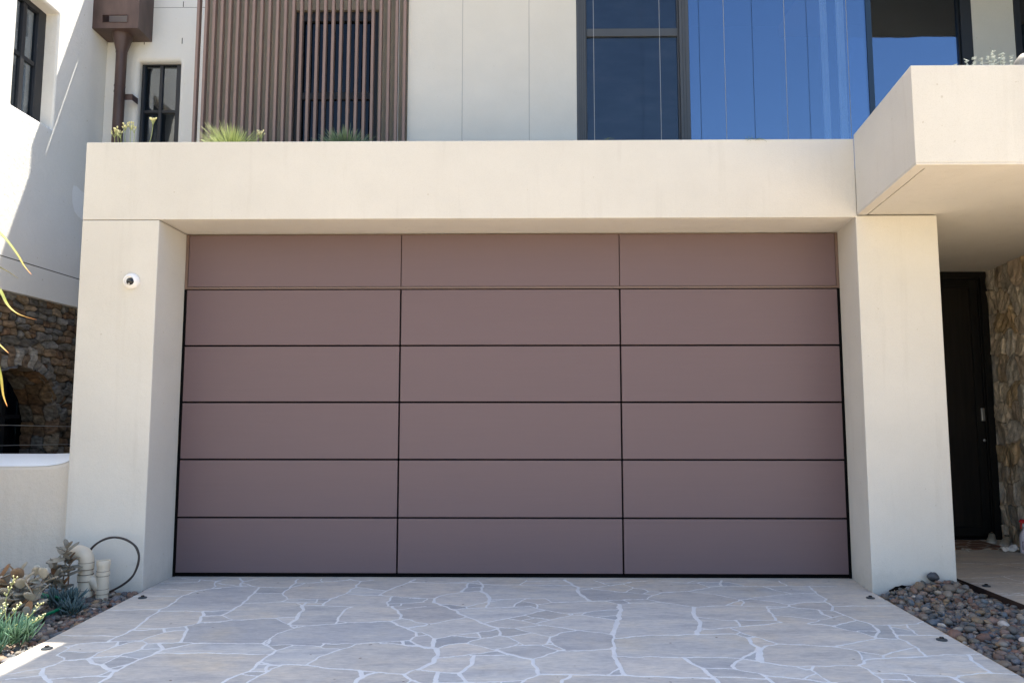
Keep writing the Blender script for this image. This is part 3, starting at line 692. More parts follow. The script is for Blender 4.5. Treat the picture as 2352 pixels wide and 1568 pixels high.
# entry canopy: box planter in front of the entry
zc0, zc1 = 2.590, 3.172
lw = Vector((-0.147, -1.07)).normalized()
A0 = (2.452, -0.44); A1 = (2.306, -1.512)
b = MB()
b.prism([A0, A1, (6.5, -1.512), (6.5, -1.362), (2.478, -1.362), (2.602, -0.44)], zc0+0.012, zc1)
b.prism([A1, (6.5, -1.512), (6.5, -1.442), (2.386, -1.442), (2.520, -0.44), A0], zc0, zc0+0.0115)
obj('entry_canopy', b, M['render'], house, bevel=0.004)
b = MB()
b.prism([(2.535, -0.436), (2.402, -1.432), (6.5, -1.432), (6.5, 1.80), (2.70, 1.80), (2.55, -0.1)], zc0+0.006, zc0+0.22)
obj('entry_ceiling', b, M['render'], house)
b = MB(); b.box(2.62, 6.4, -1.355, 0.9, zc0+0.25, 3.05)
obj('planter_soil', b, M['soil'], house)
# garage inner lining behind door
b = MB(); b.box(-2.60, 2.60, 0.07, 0.12, -0.1, 2.70)
obj('garage_lining', b, M['black_gap'], house)

# garage door ---------------------------------------------------
gd = MB(); gd.box(-2.496, 2.496, 0.034, 0.060, 0.0, 2.144)
door = obj('garage_door', gd, M['black_gap'], house)
door['label'] = 'wide mauve brown panelled garage door'
gx = [-2.476, -0.835, 0.833, 2.476]
zr = [0.024, 0.430, 0.857, 1.2835, 1.711, 2.141]
for i in range(5):
    for j in range(3):
        p = MB()
        x0 = gx[j]+(0.0 if j == 0 else 0.0062); x1 = gx[j+1]-(0 if j == 2 else 0.0062)
        p.box(x0, x1, 0.0, 0.033, zr[i]+0.0062, zr[i+1]-(0.0062 if i < 4 else 0.003))
        obj('panel', p, M['panel'], door, bevel=0.002)
t = MB(); t.box(-2.496, -2.4785, -0.003, 0.033, 0.002, 2.143); t.box(2.4785, 2.496, -0.003, 0.033, 0.002, 2.143); t.box(-2.474, 2.474, 0.006, 0.033, 0.002, 0.023)
obj('rubber_seal', t, M['black_gap'], door)
# fixed top row with brown angle trims
tp = MB()
tp.box(-2.494, -2.474, -0.006, 0.06, 2.146, 2.570)
tp.box(2.474, 2.494, -0.006, 0.06, 2.146, 2.570)
tp.box(-2.474, 2.474, -0.006, 0.06, 2.146, 2.160)
tp.box(-2.474, 2.474, 0.004, 0.06, 2.562, 2.570)
tr = obj('head_trim', tp, M['brown_trim'], house)
for j in range(3):
    p = MB()
    x0 = (-2.473, -0.832, 0.836)[j]; x1 = (-0.838, 0.830, 2.473)[j]
    p.box(x0, x1, 0.0, 0.033, 2.164, 2.561)
    obj('head_panel', p, M['panel'], tr, bevel=0.002)
p = MB(); p.box(-2.47, 2.47, 0.034, 0.06, 2.161, 2.5615)
obj('head_backing', p, M['trim_gap'], tr)

# upper storey ---------------------------------------------------
b = MB(); b.box(-0.965, 0.597, 1.0, 1.25, 2.951, 6.231)
obj('upper_wall', b, M['render_up'], house, bevel=0.004)
cl = wall_with_openings([(-2.868, 2.951), (-0.966, 2.951), (-0.966, 5.9), (-2.868, 5.9)],
                        [[(-2.045, 3.25), (-1.255, 3.25), (-1.255, 4.985), (-2.045, 4.985)]], lambda u, v, d: (u, 1.065+d, v), 0, 0.10)
obj('cladding', cl, M['clad'], house, recalc=False)
b = MB(); b.box(-2.868, -0.966, 1.37, 1.45, 2.951, 5.9); b.box(-2.868, -2.80, 1.07, 1.368, 2.951, 5.9); b.box(-2.868, -0.966, 1.07, 1.45, 5.902, 5.99)
obj('rear_wall', b, M['dark_int'], house)
for i in range(27):
    p = MB(); x = -2.931+0.0741*i
    z1 = 5.99
    p.box(x, x+0.025, 0.955, 1.010, 2.97, z1)
    obj('batten', p, M['batten'], house, bevel=0.0015, seg=1)
p = MB()
for z in (3.45, 4.6, 5.7):
    p.box(-2.92, -0.968, 1.012, 1.036, z, z+0.04)
# window behind the battens
wf = MB(); frame_ring(wf, -2.044, -1.256, 3.252, 4.984, 0.075, 0.075, 0.06, 0.09, 1.10, 1.16)
wf.box(-1.969, -1.331, 1.11, 1.16, 4.13, 4.20)
win = obj('window', wf, M['black_steel'], house, bevel=0.002)
win['label'] = 'dark blue window behind the battens'
g = MB(); g.box(-1.969, -1.331, 1.13, 1.136, 3.312, 4.13); g.box(-1.969, -1.331, 1.13, 1.136, 4.20, 4.894)
obj('pane', g, M['glass_batten'], win)
# big upper glazing
def glazing(x0, x1, y, z0, z1, wl, wr, wt, gm, transom=None, parent=house, fm=None, lab=None, gz=0.05):
    f = MB(); frame_ring(f, x0, x1, z0, z1, wl, wr, 0.05, wt, y, y+0.09)
    # stepped inner rebate
    frame_ring(f, x0+wl+0.001, x1-wr-0.001, z0+0.051, z1-wt-0.001, 0.012, 0.012, 0.012, 0.012, y+0.03, y+0.085)
    if transom:
        f.box(x0+wl+0.014, x1-wr-0.014, y+0.030, y+0.08, transom[0], transom[1])
    wn = obj('window', f, fm or M['grey_frame'], parent, bevel=0.003)
    if lab: wn['label'] = lab
    g_ = MB()
    if transom:
        g_.box(x0+wl+0.014, x1-wr-0.014, y+gz, y+gz+0.006, z0+0.064, transom[0]-0.001)
        g_.box(x0+wl+0.014, x1-wr-0.014, y+gz, y+gz+0.006, transom[1]+0.001, z1-wt-0.014)
    else:
        g_.box(x0+wl+0.014, x1-wr-0.014, y+gz, y+gz+0.006, z0+0.064, z1-wt-0.014)
    obj('pane', g_, gm, wn)
    return wn
w1 = glazing(0.598, 1.636, 1.0, 3.04, 6.20, 0.082, 0.086, 0.08, M['glass_dark'], (4.69, 4.765), lab='narrow dark screened window with a transom bar')
scn = MB(); scn.box(0.70, 1.53, 1.068, 1.070, 3.11, 6.1)
obj('fly_screen', scn, M['screen'], w1)
fs = MB()
for x in (0.622, 0.640, 0.660): fs.box(x, x+0.003, 0.9975, 1.0, 3.05, 6.15)
for x in (1.575, 1.600): fs.box(x, x+0.003, 0.9975, 1.0, 3.05, 6.15)
obj('frame_groove', fs, M['black_steel'], w1)
gf = MB(); gf.box(1.640, 3.272, 1.012, 1.022, 3.04, 6.20)
w2 = obj('window', gf, M['glass_blue'], house)
w2['label'] = 'large frameless corner window reflecting blue sky'
mm = MB(); mm.box(3.274, 3.322, 1.004, 1.06, 3.04, 6.20)
obj('corner_post', mm, M['navy'], w2)
gf = MB(); gf.box(3.300, 3.310, 1.062, 2.0, 3.04, 6.20)
obj('side_pane', gf, M['glass_blue'], w2)
# room behind
rm = MB()
rm.box(0.6, 3.29, 3.3, 3.35, 3.0, 6.22); rm.box(0.6, 3.29, 1.15, 3.3, 2.96, 2.99); rm.box(0.56, 0.598, 1.26, 3.35, 2.96, 6.23)
rm.box(0.6, 3.29, 1.15, 3.3, 6.0, 6.05)
obj('room', rm, M['int_wall'], house)
for x0, x1 in ((2.905, 2.965), (3.055, 3.125)):
    cu = MB()
    pts = [(x0+(x1-x0)*i/12, 1.14+0.018*math.sin(i*1.9)) for i in range(13)]
    cu.add([(x, y, 3.0) for x, y in pts]+[(x, y, 5.99) for x, y in pts], [(i, i+1, i+14, i+13) for i in range(12)])
    obj('curtain', cu, M['curtain'], w2, smooth=True, recalc=False)
dl = MB(); dl.lathe([(0.0, 0), (0.045, 0), (0.05, -0.006), (0.04, -0.012), (0.02, -0.012)], (2.0, 1.8, 5.999), 'z', 16)
obj('downlight', dl, M['white_plastic'], house)
# recessed right glazing
w3 = glazing(3.45, 4.868, 2.0, 3.04, 6.20, 0.08, 0.118, 0.08, M['glass_blue'], lab='recessed window with a black frame beside the beige pier', fm=M['black_steel'])
b = MB(); b.box(4.87, 5.318, 2.01, 2.3, 2.95, 6.231)
obj('pier', b, M['render_up'], house, bevel=0.003)
w4 = glazing(5.32, 6.6, 2.0, 3.04, 6.20, 0.065, 0.1, 0.08, M['glass_blue'], fm=M['black_steel'])
rm = MB(); rm.box(3.32, 6.6, 4.0, 4.05, 2.96, 6.22); rm.box(3.32, 6.6, 2.3, 4.0, 2.92, 2.95); rm.box(6.6, 6.65, -1.36, 4.05, 2.6, 6.23)
rm.box(4.92, 5.27, 2.302, 2.34, 2.951, 6.22)
obj('room', rm, M['dark_int'], house)
b = MB(); b.box(2.46, 6.55, 0.902, 2.0, 2.80, 2.948)
obj('terrace_floor', b, M['concrete'], house)
# side of garage volume
b = MB(); b.box(-3.05, -2.90, 0.36, 3.5, -0.1, 2.94)
obj('side_wall', b, M['render'], house)
# roof: overhanging slab
b = MB(); b.box(-0.90, 7.2, 0.03, 6.0, 6.245, 6.50)
rf = obj('roof', b, M['roof'], house, bevel=0.01)
b = MB(); b.box(-0.88, 7.18, 0.05, 5.98, 6.232, 6.243)
obj('roof_soffit', b, M['soffit_dark'], rf)
b = MB(); b.box(-2.95, -0.90, 0.94, 3.5, 5.992, 6.05)
obj('lower_roof', b, M['roof'], house)
# entry ----------------------------------------------------------
sy = 1.72
fr = MB()
frame_ring(fr, 3.32, 4.680, 0.012, 2.594, 0.06, 0.066, 0, 0.065, sy, sy+0.10)
frame_ring(fr, 3.381, 4.613, 0.0125, 2.528, 0.012, 0.012, 0, 0.012, sy+0.02, sy+0.09)
fo = obj('door_frame', fr, M['door_black'], house, bevel=0.002)
ld = MB()
frame_ring(ld, 3.394, 4.600, 0.03, 2.514, 0.075, 0.075, 0.085, 0.075, sy+0.035, sy+0.085)
ed = obj('entry_door', ld, M['door_black'], house, bevel=0.003)
ed['label'] = 'tall black entry door in the shaded porch'
p = MB(); p.box(3.470, 4.524, sy+0.050, sy+0.080, 0.116, 2.438)
obj('panel', p, M['door_panel'], ed)
p = MB(); p.box(4.561, 4.592, sy+0.012, sy+0.034, 1.128, 1.252)
obj('handle', p, M['chrome'], ed, bevel=0.003)
p = MB(); p.lathe([(0.0, 0), (0.013, 0), (0.013, 0.008), (0.008, 0.011)], (4.584, sy+0.034, 0.941), 'y', 16)
obj('lock', p, M['chrome'], ed)
p = MB(); p.box(3.32, 4.68, sy+0.101, sy+0.14, -0.02, 2.59); p.box(3.32, 4.68, sy, sy+0.1, -0.03, 0.011)
obj('threshold', p, M['door_black'], fo)

# ------------------------------------------------------------------ rubble stone sheets
def rubble(nu, nv, size, seeds_n, aniso, rng, palette, depth=0.035, joint=0.012, inside=None, extra=None, wob=0.03, floor=0.14):
    """returns u,v,disp,col arrays for a grid; Voronoi cells with metric stretched by aniso"""
    U, Vv = size
    u = np.linspace(0, U, nu); v = np.linspace(0, Vv, nv)
    GU, GV = np.meshgrid(u, v)
    P = np.column_stack([GU.ravel(), GV.ravel()])
    # seeds: jittered brick rows
    sd_ = []
    rows = int(round(math.sqrt(seeds_n*aniso*Vv/U)))
    rows = max(3, rows)
    v0 = 0
    hs = rng.uniform(0.6, 1.5, rows); hs = hs/hs.sum()*Vv
    for r_ in range(rows):
        x = rng.uniform(-0.1, 0)
        while x < U+0.1:
            wd = hs[r_]*aniso*rng.uniform(0.55, 1.7)
            sd_.append((x+wd/2, v0+hs[r_]*(0.5+rng.uniform(-0.26, 0.26))))
            x += wd
        v0 += hs[r_]
    sd_ = np.array(sd_)
    if extra is not None:
        keep = extra(sd_)
        sd_ = sd_[keep]
    W = P.copy()
    for i in range(5):
        f = rng.uniform(8, 34, 2); p_ = rng.uniform(0, 6.28)
        W[:, 0] += wob/ (2+i) * np.sin(W[:, 1]*f[0]+p_)
        W[:, 1] += wob*0.7/ (2+i) * np.sin(W[:, 0]*f[1]+p_*1.7)
    sc = np.array([1/aniso, 1.0])
    f1 = np.full(len(P), 9.0); f2 = f1.copy(); id_ = np.zeros(len(P), int)
    for i, s in enumerate(sd_):
        d_ = np.abs((W-s)*sc)
        dd = (d_[:, 0]**7+d_[:, 1]**7)**(1/7)
        m1 = dd < f1
        f2 = np.where(m1, f1, np.minimum(f2, dd)); id_ = np.where(m1, i, id_); f1 = np.where(m1, dd, f1)
    edge = (f2-f1)*0.5
    e_ = np.clip(edge/joint, 0, 1)
    n = len(sd_)
    hgt = rng.uniform(0.35, 1, n); tl = rng.uniform(-1, 1, (n, 2))
    rel = (P-sd_[id_])
    disp = depth*(e_**0.5)*(hgt[id_]*0.8+0.2) + (tl[id_]*rel).sum(1)*0.16*e_
    rough_ = np.zeros(len(P))
    for i in range(14):
        f = rng.normal(0, 45, 2); rough_ += np.sin(P@f+rng.uniform(0, 6.28))*0.0011
    disp += rough_*e_
    pal = np.array(palette)
    ci = pal[rng.integers(0, len(pal), n)]*rng.uniform(0.75, 1.2, (n, 1))
    col = ci[id_]*(floor+(1-floor)*np.clip(edge/(joint*0.8), 0, 1))[:, None]
    return P, disp, col, id_

NX = -4.185
# right entry wall
rng = np.random.default_rng(11)
nu, nv = 420, 360
P, dsp, col, _ = rubble(nu, nv, (3.3, 2.60), 250, 0.80, rng, [(0.56, 0.45, 0.33), (0.64, 0.54, 0.42), (0.50, 0.41, 0.32), (0.70, 0.60, 0.47), (0.55, 0.50, 0.43), (0.56, 0.42, 0.26)], 0.028, 0.007, wob=0.03, floor=0.45)
d0 = Vector((-0.186, -1, 0)).normalized(); nn = Vector((-d0.y, d0.x, 0))
nn = Vector((-0.983, 0.183, 0))
V = np.zeros((len(P), 3))
V[:, 0] = 4.722 + d0.x*P[:, 0] + nn.x*dsp
V[:, 1] = 1.800 + d0.y*P[:, 0] + nn.y*dsp
V[:, 2] = P[:, 1]
I = np.arange(nu*nv).reshape(nv, nu)
F = np.stack([I[:-1, :-1].ravel(), I[1:, :-1].ravel(), I[1:, 1:].ravel(), I[:-1, 1:].ravel()], 1)
sw = thing('stone_entry_wall', 'tan rubble stone wall beside the black entry door', 'stone wall', (4.5, 0.5, 0))
np_mesh('stone_face', V, F, M['stone_r'], sw, True, col)
b = MB(); b.prism([(4.735, 1.82), (4.12, -1.49), (4.5, -1.49), (5.1, 1.82)], -0.1, 2.594)
obj('wall_core', b, M['kicker'], sw)

# ------------------------------------------------------------------ neighbouring house
nb = thing('neighbour_house', 'white rendered older house with black steel windows, copper rain head and stone base', 'house', (-4.185, 1.7, 0))
fX = lambda u, v, d: (NX-d, u, v)
win_hole = rrect(0.355, 0.905, 3.775, 4.870, 0.012)
wm = wall_with_openings([(-6.0, 2.492), (1.70, 2.492), (1.70, 6.12), (-6.0, 6.12)], [win_hole], fX, 0.022, 0.22)
obj('side_wall', wm, M['white'], nb, recalc=False)
wm = wall_with_openings([(-6.0, 2.22), (1.70, 2.216), (1.70, 2.484), (-6.0, 2.486)], [], fX, 0, 0)
wm.add([(NX, -6, 2.22), (NX, 1.70, 2.216), (NX-0.10, 1.70, 2.216), (NX-0.10, -6, 2.22)], [(0, 1, 2, 3)])
obj('side_wall_band', wm, M['white'], nb, recalc=False)
b = MB(); b.box(NX-0.02, NX-0.012, -6, 1.70, 2.480, 2.496)
obj('joint_backing', b, M['black_gap'], nb)
# recessed steel window in the side wall
f = MB()
def fy(y0, y1, z0, z1, d0_=0.12, d1_=0.17):
    f.box(NX-d1_, NX-d0_, y0, y1, z0, z1)
fy(0.33, 0.40, 3.76, 4.90); fy(0.80, 0.95, 3.76, 4.90)
fy(0.40, 0.80, 3.76, 3.815); fy(0.40, 0.80, 4.82, 4.90)
fy(0.605, 0.655, 3.815, 4.82, 0.125, 0.165)
fy(0.40, 0.605, 4.315, 4.355, 0.13, 0.16); fy(0.655, 0.80, 4.315, 4.355, 0.13, 0.16)
nw = obj('window', f, M['black_steel'], nb, bevel=0.004)
nw['label'] = 'black steel window in the sunlit side wall'
p = MB(); p.box(NX-0.152, NX-0.146, 0.40, 0.80, 3.815, 4.82)
obj('pane', p, M['glass_grey'], nw)
p = MB(); p.box(NX-0.60, NX-0.55, -0.3, 1.5, 3.4, 5.3)
obj('window_backing', p, M['grey_room'], nb)
# back wall
fY = lambda u, v, d: (u, 1.70+d, v)
wm = wall_with_openings([(NX, -0.1), (-2.7, -0.1), (-2.7, 5.380), (NX, 5.380)], [rrect(-3.850, -3.425, 2.6, 4.805, 0.012)], fY, 0.045, 0.24)
obj('back_wall', wm, M['white'], nb, recalc=False)
wm = wall_with_openings([(NX, 5.384), (-2.7, 5.384), (-2.7, 5.86), (NX, 5.86)], [], fY, 0, 0)
wm.add([(NX, 1.70, 5.86), (-2.7, 1.70, 5.86), (-2.7, 2.2, 5.86), (NX, 2.2, 5.86)], [(0, 1, 2, 3)])
wm.add([(-2.7, 1.70, -0.1), (-2.7, 2.2, -0.1), (-2.7, 2.2, 5.86), (-2.7, 1.70, 5.86)], [(0, 1, 2, 3)])
obj('back_wall_band', wm, M['white'], nb, recalc=False)
b = MB(); b.box(NX-0.1, -2.71, 1.712, 1.72, 5.37, 5.40)
obj('joint_backing', b, M['black_gap'], nb)
b = MB(); b.box(NX-0.3, -2.72, 1.955, 2.19, -0.1, 5.85)
obj('wall_core', b, M['dark_int'], nb)
# unseen strips added to shape the side wall's shadow and its lit slot
b = MB(); b.box(NX, -3.90, 1.692, 1.70, 5.861, 5.935); b.box(-3.65, -2.7, 1.692, 1.70, 5.861, 5.935); b.box(NX, -2.7, 1.690, 1.70, 5.936, 6.115)
obj('shadow_slot_strips', b, M['copper'], nb)
f = MB()
frame_ring(f, -3.880, -3.415, 2.6, 4.86, 0.060, 0.075, 0.05, 0.060, 1.775, 1.83)
f.box(-3.668, -3.636, 1.782, 1.825, 2.65, 4.80)
f.box(-3.820, -3.668, 1.785, 1.822, 4.29, 4.32); f.box(-3.636, -3.490, 1.785, 1.822, 4.29, 4.32)
f.box(-3.820, -3.668, 1.785, 1.822, 3.50, 3.53); f.box(-3.636, -3.490, 1.785, 1.822, 3.50, 3.53)
nw2 = obj('window', f, M['black_steel'], nb, bevel=0.003)
nw2['label'] = 'narrow black steel window beside the downpipe'
p = MB(); p.box(-3.820, -3.49, 1.800, 1.806, 2.65, 4.80)
obj('pane', p, M['glass_grey'], nw2)
p = MB(); p.box(-3.86, -3.44, 1.87, 1.90, 2.7, 4.86)
obj('blind', p, M['grey_room'], nw2)
for x, z0, z1 in ((-3.415, 5.388, 5.446), (-3.411, 4.990, 5.052), (-3.803, 4.985, 5.008)):
    p = MB(); p.box(x-0.003, x+0.003, 1.697, 1.70, z0, z1)
    obj('weep_slot', p, M['black_gap'], nb)
# fresh paint patch
pp = [(1.262, 3.36), (1.248, 3.30), (1.258, 3.20), (1.300, 3.12), (1.36, 3.085), (1.44, 3.07), (1.52, 3.10), (1.55, 3.3), (1.50, 3.35), (1.40, 3.345), (1.31, 3.37)]
pm = MB(); pm.add([(NX+0.002, y, z) for y, z in pp], [tuple(range(len(pp)))])
obj('paint_patch', pm, M['fresh_white'], nb, recalc=False)
# rain head and downpipe
rh = wall_with_openings([(-4.183, 5.01), (-3.722, 5.01), (-3.722, 5.62), (-4.183, 5.62)], [[(-4.082, 5.071), (-3.834, 5.071), (-3.834, 5.146), (-4.082, 5.146)]], lambda u, v, d: (u, 1.415+d, v), 0, 0.012)
rh.add([(-4.183, 1.415, 5.01), (-3.722, 1.415, 5.01), (-3.722, 1.699, 5.01), (-4.183, 1.699, 5.01)], [(0, 1, 2, 3)])
rh.add([(-3.722, 1.415, 5.01), (-3.722, 1.415, 5.62), (-3.722, 1.699, 5.62), (-3.722, 1.699, 5.01)], [(0, 1, 2, 3)])
rh.add([(-4.183, 1.415, 5.01), (-4.183, 1.415, 5.62), (-4.183, 1.699, 5.62), (-4.183, 1.699, 5.01)], [(0, 1, 2, 3)])
ro = obj('rain_head', rh, M['copper'], nb, recalc=False)
p = MB(); frame_ring(p, -4.088, -3.828, 5.065, 5.152, 0.006, 0.006, 0.006, 0.006, 1.409, 1.4145)
obj('overflow_slot_rim', p, M['copper'], ro)
dp = MB()
dp.tube([(-3.953, 1.56, 5.012), (-3.953, 1.56, 4.98), (-3.955, 1.56, 4.84), (-3.955, 1.56, 4.82), (-3.956, 1.56, 3.9), (-3.956, 1.56, 2.0), (-3.956, 1.56, 0.0)], [0.094, 0.092, 0.053, 0.051, 0.051, 0.051, 0.051], 24)
dpo = obj('downpipe', dp, M['copper'], nb, smooth=True, flat_caps=True)
for z, r_ in ((4.83, 0.0545), (4.475, 0.0535), (4.415, 0.0535)):
    p = MB(); p.lathe([(0.05, -0.007), (r_, -0.006), (r_, 0.006), (0.05, 0.007)], (-3.956, 1.56, z), 'z', 24)
    obj('pipe_seam', p, M['copper'], dpo, smooth=True)
p = MB(); p.box(-3.935, -3.838, 1.585, 1.592, 4.345, 4.405); p.box(-3.843, -3.838, 1.592, 1.698, 4.345, 4.405)
p.lathe([(0.0, 0), (0.007, 0), (0.007, 0.004), (0.002, 0.005)], (-3.856, 1.585, 4.375), 'y', 10)
obj('bracket', p, M['copper'], dpo)

# stone base with arch ------------------------------------------
rng = np.random.default_rng(5)
nu, nv = 460, 430
Y0, Z0 = -0.9, -0.1
SZ = (2.6, 2.31)
AC = (0.70, 1.045); AR = 0.555
def ring_ok(s):
    y = s[:, 0]+Y0; z = s[:, 1]+Z0
    d_ = np.hypot(y-AC[0], z-AC[1])
    return ~((d_ < AR+0.10) & (z > AC[1])) 
PAL = [(0.19, 0.130, 0.080), (0.15, 0.135, 0.115), (0.21, 0.145, 0.09), (0.18, 0.17, 0.155), (0.20, 0.122, 0.072), (0.13, 0.118, 0.105), (0.25, 0.19, 0.13)]
P, dsp, col, ids = rubble(nu, nv, SZ, 640, 2.1, rng, PAL, 0.040, 0.006, extra=ring_ok, wob=0.008)
yy = P[:, 0]+Y0; zz = P[:, 1]+Z0
rad = np.hypot(yy-AC[0], (zz-AC[1]))
ang = np.arctan2(zz-AC[1], yy-AC[0])
# voussoirs round the arch
ns = 23
an = ang/math.pi*ns + 0.15*np.sin(rad*40)
vi = np.floor(an).astype(int)
vin = (rad > AR-0.02) & (rad < AR+0.15+0.05*np.sin(vi*2.3)) & (zz > AC[1]-0.02)
fe = np.minimum(np.abs(an-np.round(an))*math.pi*rad/ns, np.abs(rad-(AR+0.15+0.05*np.sin(vi*2.3))))
hv = rng.uniform(0.5, 1, 64)
vd = 0.05*np.clip(fe/0.010, 0, 1)**0.5*hv[vi % 64]+0.012
pc = np.array([(0.25, 0.235, 0.21), (0.18, 0.165, 0.145), (0.30, 0.28, 0.25), (0.17, 0.12, 0.08)])[np.random.default_rng(2).integers(0, 4, 64)]
dsp = np.where(vin, vd, dsp)
col = np.where(vin[:, None], pc[vi % 64]*(0.35+0.65*np.clip(fe/0.006, 0, 1))[:, None], col)
inside = ((rad < AR) & (zz > AC[1])) | ((np.abs(yy-AC[0]) < AR) & (zz <= AC[1]))
V = np.column_stack([NX-0.075+dsp, yy, zz])
# snap boundary-ring to the arch outline
I = np.arange(nu*nv).reshape(nv, nu)
F = np.stack([I[:-1, :-1].ravel(), I[:-1, 1:].ravel(), I[1:, 1:].ravel(), I[1:, :-1].ravel()], 1)
F = F[~inside[F].all(1)]
jag = inside
rr = np.where(rad > 1e-6, AR/np.maximum(rad, 1e-6), 1)
Vs = V.copy()
m_ = inside & (zz > AC[1])
Vs[m_, 1] = AC[0]+(yy[m_]-AC[0])*rr[m_]; Vs[m_, 2] = AC[1]+(zz[m_]-AC[1])*rr[m_]
m_ = inside & (zz <= AC[1])
Vs[m_, 1] = AC[0]+np.sign(yy[m_]-AC[0])*AR
st = np_mesh('stone_base', Vs, F, M['stone_l'], nb, True, col)
# arch jamb (soffit of the opening), stones running into the wall
nu2, nv2 = 300, 60
Lj = 1.15+math.pi*AR+1.15
P, dsp, col, ids = rubble(nu2, nv2, (Lj, 0.36), 46, 1.0, np.random.default_rng(9), PAL+[(0.17, 0.15, 0.13), (0.15, 0.09, 0.05)], 0.03, 0.010, wob=0.015)
s_ = P[:, 0]; dep = P[:, 1]
y_ = np.zeros(len(P)); z_ = np.zeros(len(P)); ny_ = np.zeros(len(P)); nz_ = np.zeros(len(P))
a_ = s_ < 1.15; c2 = s_ > 1.15+math.pi*AR; m2 = ~(a_ | c2)
y_[a_] = AC[0]+AR; z_[a_] = AC[1]-1.15+s_[a_]; ny_[a_] = -1
y_[c2] = AC[0]-AR; z_[c2] = AC[1]-(s_[c2]-1.15-math.pi*AR); ny_[c2] = 1
th = (s_[m2]-1.15)/AR
y_[m2] = AC[0]+AR*np.cos(th); z_[m2] = AC[1]+AR*np.sin(th); ny_[m2] = -np.cos(th); nz_[m2] = -np.sin(th)
V = np.column_stack([NX+0.006-dep, y_+ny_*(dsp-0.02), z_+nz_*(dsp-0.02)])
I = np.arange(nu2*nv2).reshape(nv2, nu2)
F = np.stack([I[:-1, :-1].ravel(), I[1:, :-1].ravel(), I[1:, 1:].ravel(), I[:-1, 1:].ravel()], 1)
np_mesh('arch_lining', V, F, M['stone_l'], nb, True, col)
f = MB()
def g2(y0, y1, z0, z1, d0_, d1_): f.box(NX-d1_, NX-d0_, y0, y1, z0, z1)
g2(1.05, 1.10, -0.1, 1.55, 0.40, 0.44); g2(0.60, 0.64, -0.1, 1.65, 0.40, 0.44); g2(0.1, 1.3, 1.155, 1.19, 0.402, 0.438); g2(0.1, 1.3, 0.60, 0.64, 0.402, 0.438)
aw = obj('arched_window', f, M['black_steel'], nb)
p = MB(); p.box(NX-0.43, NX-0.424, 0.1, 1.3, -0.1, 1.7)
obj('pane', p, M['glass_dark'], aw)
p = MB(); p.box(NX-0.9, NX-0.85, -0.9, 2.2, -0.1, 2.2); p.box(NX-0.849, NX-0.37, 1.40, 1.45, -0.1, 2.1); p.box(NX-0.849, NX-0.37, -0.05, 0.0, -0.1, 2.1); p.box(NX-0.849, NX-0.37, -0.04, 1.44, 1.75, 1.80)
obj('room_backing', p, M['black_gap'], nb)
p = MB()
p.box(NX-0.45, NX-0.44, -0.9, 1.7, -0.1, -0.09)
for z in (1.10, 0.935):
    c = MB(); c.tube([(NX+0.03, 0.0, z+0.018), (NX+0.03, 1.69, z-0.03)], 0.0032, 6)
    obj('cable', c, M['steel_wire'], nb)

# ------------------------------------------------------------------ low garden wall
lwl = thing('garden_wall', 'low cream rendered garden wall with a rounded white top, left of the pillar', 'garden wall', (-3.4, -0.3, 0))
secs = []
xs = [-3.9, -3.6, -3.35, -3.25, -3.17, -3.12, -3.085, -3.062, -3.052]
hh = [0.0, 0.0, 0.0, 0.003, 0.012, 0.024, 0.04, 0.06, 0.08]
prof = [(-0.38, -0.1), (-0.38, 0.808), (-0.374, 0.826), (-0.36, 0.836), (-0.30, 0.862), (-0.2, 0.892), (-0.12, 0.90), (-0.10, 0.885), (-0.10, -0.1)]
vs = []; fs = []
for x, h in zip(xs, hh):
    for i, (y, z) in enumerate(prof):
        vs.append((x, y, z+(h if 1 <= i <= 7 else 0)))
n = len(prof)
for i in range(len(xs)-1):
    for j in range(n-1):
        fs.append((i*n+j, (i+1)*n+j, (i+1)*n+j+1, i*n+j+1))
b = MB(); b.add(vs, fs)
obj('wall_body', b, M['garden_wall'], lwl, smooth=False)
vs2 = []
for x, h in zip(xs, hh):
    for (y, z) in [(-0.3745, 0.829), (-0.36, 0.839), (-0.30, 0.865), (-0.2, 0.895), (-0.12, 0.903)]:
        vs2.append((x, y-0.001, z+h+0.002))
fs2 = [(i*5+j, (i+1)*5+j, (i+1)*5+j+1, i*5+j+1) for i in range(len(xs)-1) for j in range(4)]
b = MB(); b.add(vs2, fs2)
obj('coping', b, M['fresh_white'], lwl, smooth=True)

# ------------------------------------------------------------------ trellis wires
for i, x in enumerate((-1.025, -0.446, 0.157, 0.741, 1.337, 1.918, 2.464, 3.024)):
    p = MB(); x = 0.0876+(x-0.0876)*0.9583; p.tube([(x, 0.58, 2.96), (x, 0.58, 6.231)], 0.0025, 8)
    place = ['against the right end of the brown battens', 'on the cream wall nearer the battens', 'on the cream wall nearer the dark window', 'in front of the left side of the dark window',
             'in front of the right side of the dark window', 'left of the middle of the large blue glass', 'right of the middle of the large blue glass', 'at the right end of the large blue glass'][i]
    o = obj('trellis_wire', p, M['steel_wire'])
    tag(o, 'thin vertical steel wire '+place, 'wire', 'steel trellis wires')

